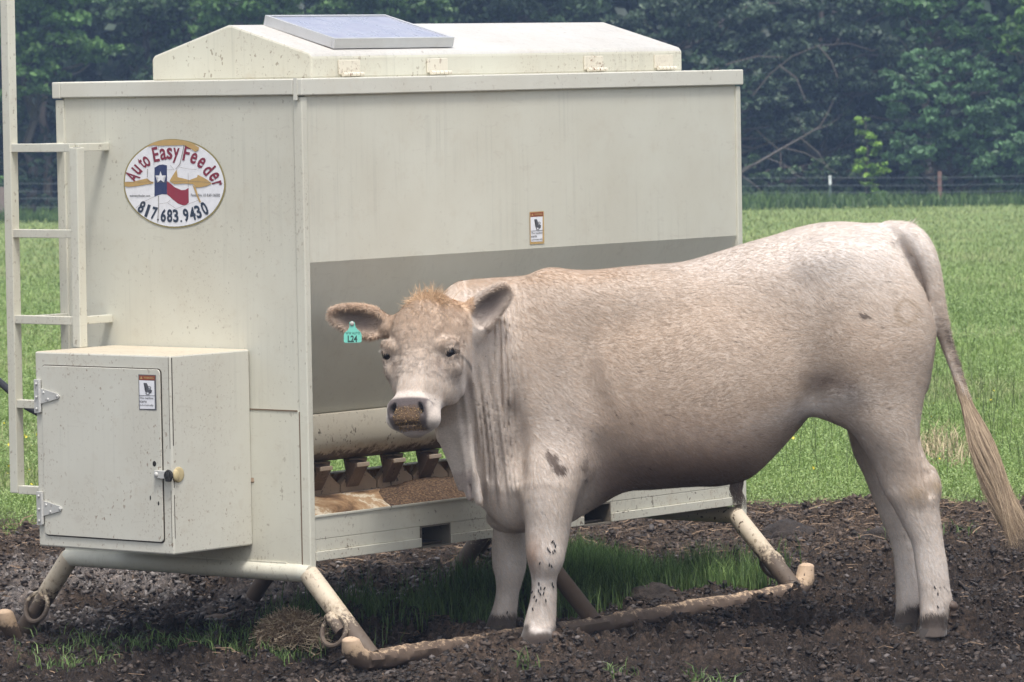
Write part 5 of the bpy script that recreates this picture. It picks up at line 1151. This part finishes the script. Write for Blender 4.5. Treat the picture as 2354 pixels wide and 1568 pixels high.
# forelock
n=1500; k=rng.random(n); wv=rng.normal(.012,.024,n); sv=rng.uniform(-.015,.055,n); Pn=HP(0,0,0)+ew*wv[:,None]+ax_*sv[:,None]+ff*(np.interp(sv,[-.02,0,.03,.07],[-.05,-.015,.004,.018])-np.abs(wv)*.25)[:,None]
dr=ew*(rng.normal(-.1,.5,n))[:,None]+ax_*rng.uniform(-.2,1.2,n)[:,None]+up_*.25; up0=(rng.random(n)<.12); dr[up0]=up_*1.+ew*rng.normal(0,.35,up0.sum())[:,None]
fr=rng.random(n)[:,None]; hairs(Pn,np.tile(ff*.6+up_*.5,(n,1)),dr,np.where(up0,rng.uniform(.035,.07,n),rng.uniform(.03,.06,n)),rng.uniform(.0014,.0024,n),np.array([.28,.17,.09])*(1-fr)+np.array([.60,.42,.26])*fr,rng.uniform(.1,.6,n),'forelock',cow,jit=.3,droop=.1)
# small tuft of hair at the tail head
n=220; p0=P(2090,522,16.80); Pn=p0+rng.normal(0,.008,(n,3)); hairs(Pn,np.tile([0.,0,1.],(n,1)),np.tile([1.,-.1,0.],(n,1)),rng.uniform(.015,.035,n),np.full(n,.0018),np.tile([.72,.66,.60],(n,1)),rng.uniform(.2,.9,n),'tail_head_hair',cow,jit=.5)
# --- strands along given curves (switch of the tail, sheath tuft)
def strands(n,ctrl,name,cols,wd,parent,spread):
    K_=len(ctrl); nseg=(K_-1)*3+1; tt=np.linspace(0,K_-1,nseg); ct=np.array([c[0] for c in ctrl]); sp=np.array([c[1] for c in ctrl])
    cc=np.stack([interp(tt,np.arange(K_),ct[:,j]) for j in range(3)],1); ss=np.interp(tt,np.arange(K_),sp)
    a=rng.uniform(0,2*math.pi,n); r=rng.random(n)**.6; endt=.45+.55*rng.random(n)**.8; vs=[];fs=[];cs_=[]
    ph=rng.uniform(0,6,n); w_=rng.uniform(.6,1.3,n)*wd
    pts=cc[None]+ss[None,:,None]*np.stack([np.cos(a)*r,np.sin(a)*r*.7,np.zeros(n)],-1)[:,None,:]
    clump=np.floor(a/ (2*math.pi)*14)/14*2*math.pi; pts=pts*.7+.3*(cc[None]+ss[None,:,None]*np.stack([np.cos(clump)*.75,np.sin(clump)*.5,0*clump],-1)[:,None,:])
    tpar=tt/(K_-1); pts[:,:,0]+=(np.sin(tpar[None]*9+clump[:,None]*2)*.016*tpar[None]+np.sin(tpar[None]*17+ph[:,None])*.004+ (rng.normal(0,.010,n))[:,None]*tpar[None]**2); start=rng.uniform(0,.35,n)
    tq=start[:,None]+(endt-start)[:,None]*np.linspace(0,1,nseg)[None]; res=np.zeros_like(pts)
    for j in range(3):
        f_=tq*(nseg-1); i0=np.clip(f_.astype(int),0,nseg-2); fr_=f_-i0; rr=np.arange(n)[:,None]; res[:,:,j]=pts[rr,i0,j]*(1-fr_)+pts[rr,i0+1,j]*fr_
    wv=w_[:,None]*np.linspace(1,.25,nseg)[None]; L_=res.copy(); R_=res.copy(); L_[:,:,0]-=wv/2; R_[:,:,0]+=wv/2
    Vv=np.stack([L_,R_],2).reshape(-1,3); base=np.arange(n)[:,None,None]*nseg*2; k=np.arange(nseg-1)[None,:,None]*2; Ff=(base+k+np.array([0,1,3,2])[None,None,:]).reshape(-1,4)
    return link(name,mesh_np(name,Vv,Ff,np.clip(np.repeat(cols,nseg*2,0),0,1)),M['hair'],parent)
n=2600; fr=rng.random(n)[:,None]
strands(n,[(P(2200,860,16.70),.017),(P(2221,930,16.69),.021),(P(2247,1000,16.67),.042),(P(2275,1070,16.65),.050),(P(2300,1140,16.63),.048),(P(2325,1200,16.61),.050),(P(2350,1262,16.61),.055)],'tail_switch',np.array([.17,.115,.075])*(1-fr)+np.array([.60,.46,.31])*fr,.0016,cow,1)
n=260; fr=rng.random(n)[:,None]
strands(n,[(P(1690,1085,16.80),.030),(P(1692,1115,16.79),.022),(P(1696,1140,16.79),.014),(P(1700,1172,16.79),.008)],'belly_tuft',np.array([.09,.065,.055])*(1-fr)+np.array([.30,.22,.17])*fr,.0022,cow,1)
# --- eyes, hooves, dewclaws
em=mat('eye',(.006,.005,.006),.16,spec=.4)
for sg in (-1,1):
    p=HP(sg*.1145,.2085,-.018); MB().ell(tuple(p),(.0185,.0185,.0185),seg=24).build('eye',em,cow,smooth=True,auto=180)
    # lashes
    n=36; t=rng.uniform(-1,1,n); Pn=HP(sg*.124,.197,-.012)+ (ff*(t*.016)[:,None])+ew*(sg*.004); 
    hairs(Pn,np.tile(ew*sg,(n,1)),np.tile(ew*sg*.3+ax_*.5+ff*.4,(n,1)),rng.uniform(.012,.02,n),np.full(n,.001),np.tile([.6,.55,.5],(n,1)),np.full(n,.7),'eyelash',cow)
hf=paint('hoof_horn',(.035,.027,.022),.8,.8,.8,grime=(.03,.022,.018),rough=.6); dcm=mat('dewclaw_horn',(.09,.06,.045),.6)
def hoof(px,py,Y,toe,rr,zt=.055):
    p=P(px,py,Y); b=MB(); 
    for e in (-1,1):
        cx=p[0]+.0; cy=Y+e*.022; rings=[]
        for z,k in ((-.03,1.05),(-.01,1.0),(.01,.94),(zt-.015,.80),(zt,.66)):
            sh=toe*(.026-(z/zt)*.024); rings.append([b.bm.verts.new((cx+sh+math.cos(a)*rr*k*(1.25 if math.cos(a)*toe>0 else .95),cy+math.sin(a)*.024*k,z)) for a in [2*math.pi*i/20 for i in range(20)]])
        for A_,B_ in zip(rings,rings[1:]):
            for i in range(20): b.bm.faces.new((A_[i],A_[(i+1)%20],B_[(i+1)%20],B_[i]))
        b.bm.faces.new(rings[-1]); b.bm.faces.new(rings[0][::-1])
    return b.build('hoof',hf,cow,smooth=True)
hoof(1226,1480,16.60,-1,.050); hoof(1148,1445,17.03,-1,.048); hoof(2142,1450,16.70,-1,.048); hoof(2078,1440,16.88,-1,.046)
for px,py,Y in ((2188,1392,16.70),(2115,1396,16.89),(1276,1462,16.60)):
    p=P(px,py,Y); MB().ell(tuple(p),(.022,.022,.017),Matrix.Rotation(.5,3,'Y'),14).build('dewclaw',dcm,cow,smooth=True)
# flies settled on the legs
fm=mat('fly',(.012,.012,.014),.5); k=0
fl=[(1269,1245),(1273,1249),(1276,1255),(1259,1262),(1263,1268),(1270,1270),(1274,1266),(1241,1294),(1262,1298),(1267,1301),(1239,1342),(1243,1352),(1251,1352),(1238,1358),(1242,1365),(1249,1364),(1224,1361),(1229,1372),(1268,1342),(1270,1348),(1254,1380),(1233,1380),(1225,1400),(1208,1404),(1165,1408),(2155,1365),(2148,1350),(2155,1395)]
# --- ear tag
tY=16.445; s_=tY/F
def TGp(x,y,l): p=at(x,y,tY); return Vector((p[0],p[1]-.0012*l,p[2]))
tgm=mat('tag_plastic',(.20,.62,.50),.4); tgk=mat('tag_print',(.03,.06,.055),.6)
out=[(803,741),(809,738),(815,741),(816,747),(817,752),(822,758),(829,764),(831,770),(831,784),(829,787),(793,788),(790,785),(790,771),(792,765),(799,759),(803,752),(803,746)]
b=MB(); A_=[b.bm.verts.new(TGp(x,y,0)) for x,y in out]; B_=[b.bm.verts.new(TGp(x,y,2.2)) for x,y in out]
b.bm.faces.new(A_); b.bm.faces.new(B_[::-1])
for i in range(len(out)): b.bm.faces.new((A_[i],A_[(i+1)%len(out)],B_[(i+1)%len(out)],B_[i]))
tgo=b.build('ear_tag',tgm,cow)
MB().ell(tuple(TGp(809,744,3)),(.0075,.004,.0075),seg=16).build('tag_button',mat('tag_button',(.45,.42,.38),.4),tgo,smooth=True)
bm=bmesh.new()
for t_,x0,x1,y0,y1,of in (('L24',799,821,771,786,.03),('WW AUTO',794,827,763,768.5,.0)):
    a,Pg=textmesh(t_,of); mn,mx=a.min(0),a.max(0); vs=[bm.verts.new(TGp(x0+(p[0]-mn[0])/(mx[0]-mn[0])*(x1-x0),y1-(p[1]-mn[1])/(mx[1]-mn[1])*(y1-y0),2.8)) for p in a]
    for p in Pg:
        try: bm.faces.new([vs[i] for i in p])
        except: pass
me=bpy.data.meshes.new('tag_number'); bm.to_mesh(me); bm.free(); link('tag_number',me,tgk,tgo)
# flies: each a tiny body with wings, resting on the hide
from mathutils.bvhtree import BVHTree
kd=BVHTree.FromPolygons([tuple(v) for v in V],[tuple(f) for f in Fq.tolist()])
def flymesh():
    b=MB(); b.ell((0,0,0),(.0024,.0022,.0042),seg=10); b.ell((0,0,.0045),(.0018,.0018,.0016),seg=8)
    for e in (-1,1): b.bm.faces.new([b.bm.verts.new(v) for v in ((0,-.0025,.002),(e*.0028,-.0025,-.006),(e*.0006,-.0025,-.006))])
    me=bpy.data.meshes.new('fly'); b.bm.to_mesh(me); b.bm.free(); me.materials.append(fm); return me
fme=flymesh()
found=[]
for px,py in fl:
    r_=ray(px,py); h_=kd.ray_cast(Vector(CC),Vector(r_),30)
    if h_[0] is None: continue
    where='near front leg' if 1190<px<1300 else ('far front leg' if px<1190 else 'near hind leg')
    part='the knee' if py<1275 else ('just below the knee' if py<1320 else 'the lower shin')
    found.append((where,part,py,px,h_[0]+h_[1]*.0025))
ordn=['topmost','second from the top','third from the top','fourth from the top','fifth from the top','sixth from the top','seventh from the top','eighth from the top','ninth from the top','tenth from the top','eleventh from the top','twelfth from the top','thirteenth from the top','lowest of all']
from collections import defaultdict
gr=defaultdict(list)
for f in found: gr[f[:2]].append(f)
for (where,part),L_ in gr.items():
    L_.sort(key=lambda f:(f[2],f[3]))
    for i,f in enumerate(L_):
        o=bpy.data.objects.new('fly',fme); COL.objects.link(o); o.location=f[4]; o.rotation_euler=(0,random.uniform(-.6,.6),0)
        o['label']=('black fly, %s on %s of the %s'%(ordn[i],part,where)) if len(L_)>1 else ('tiny black fly alone on %s of the %s'%(part,where)); o['category']='fly'
        o['group']='flies settled on the pale lower legs'
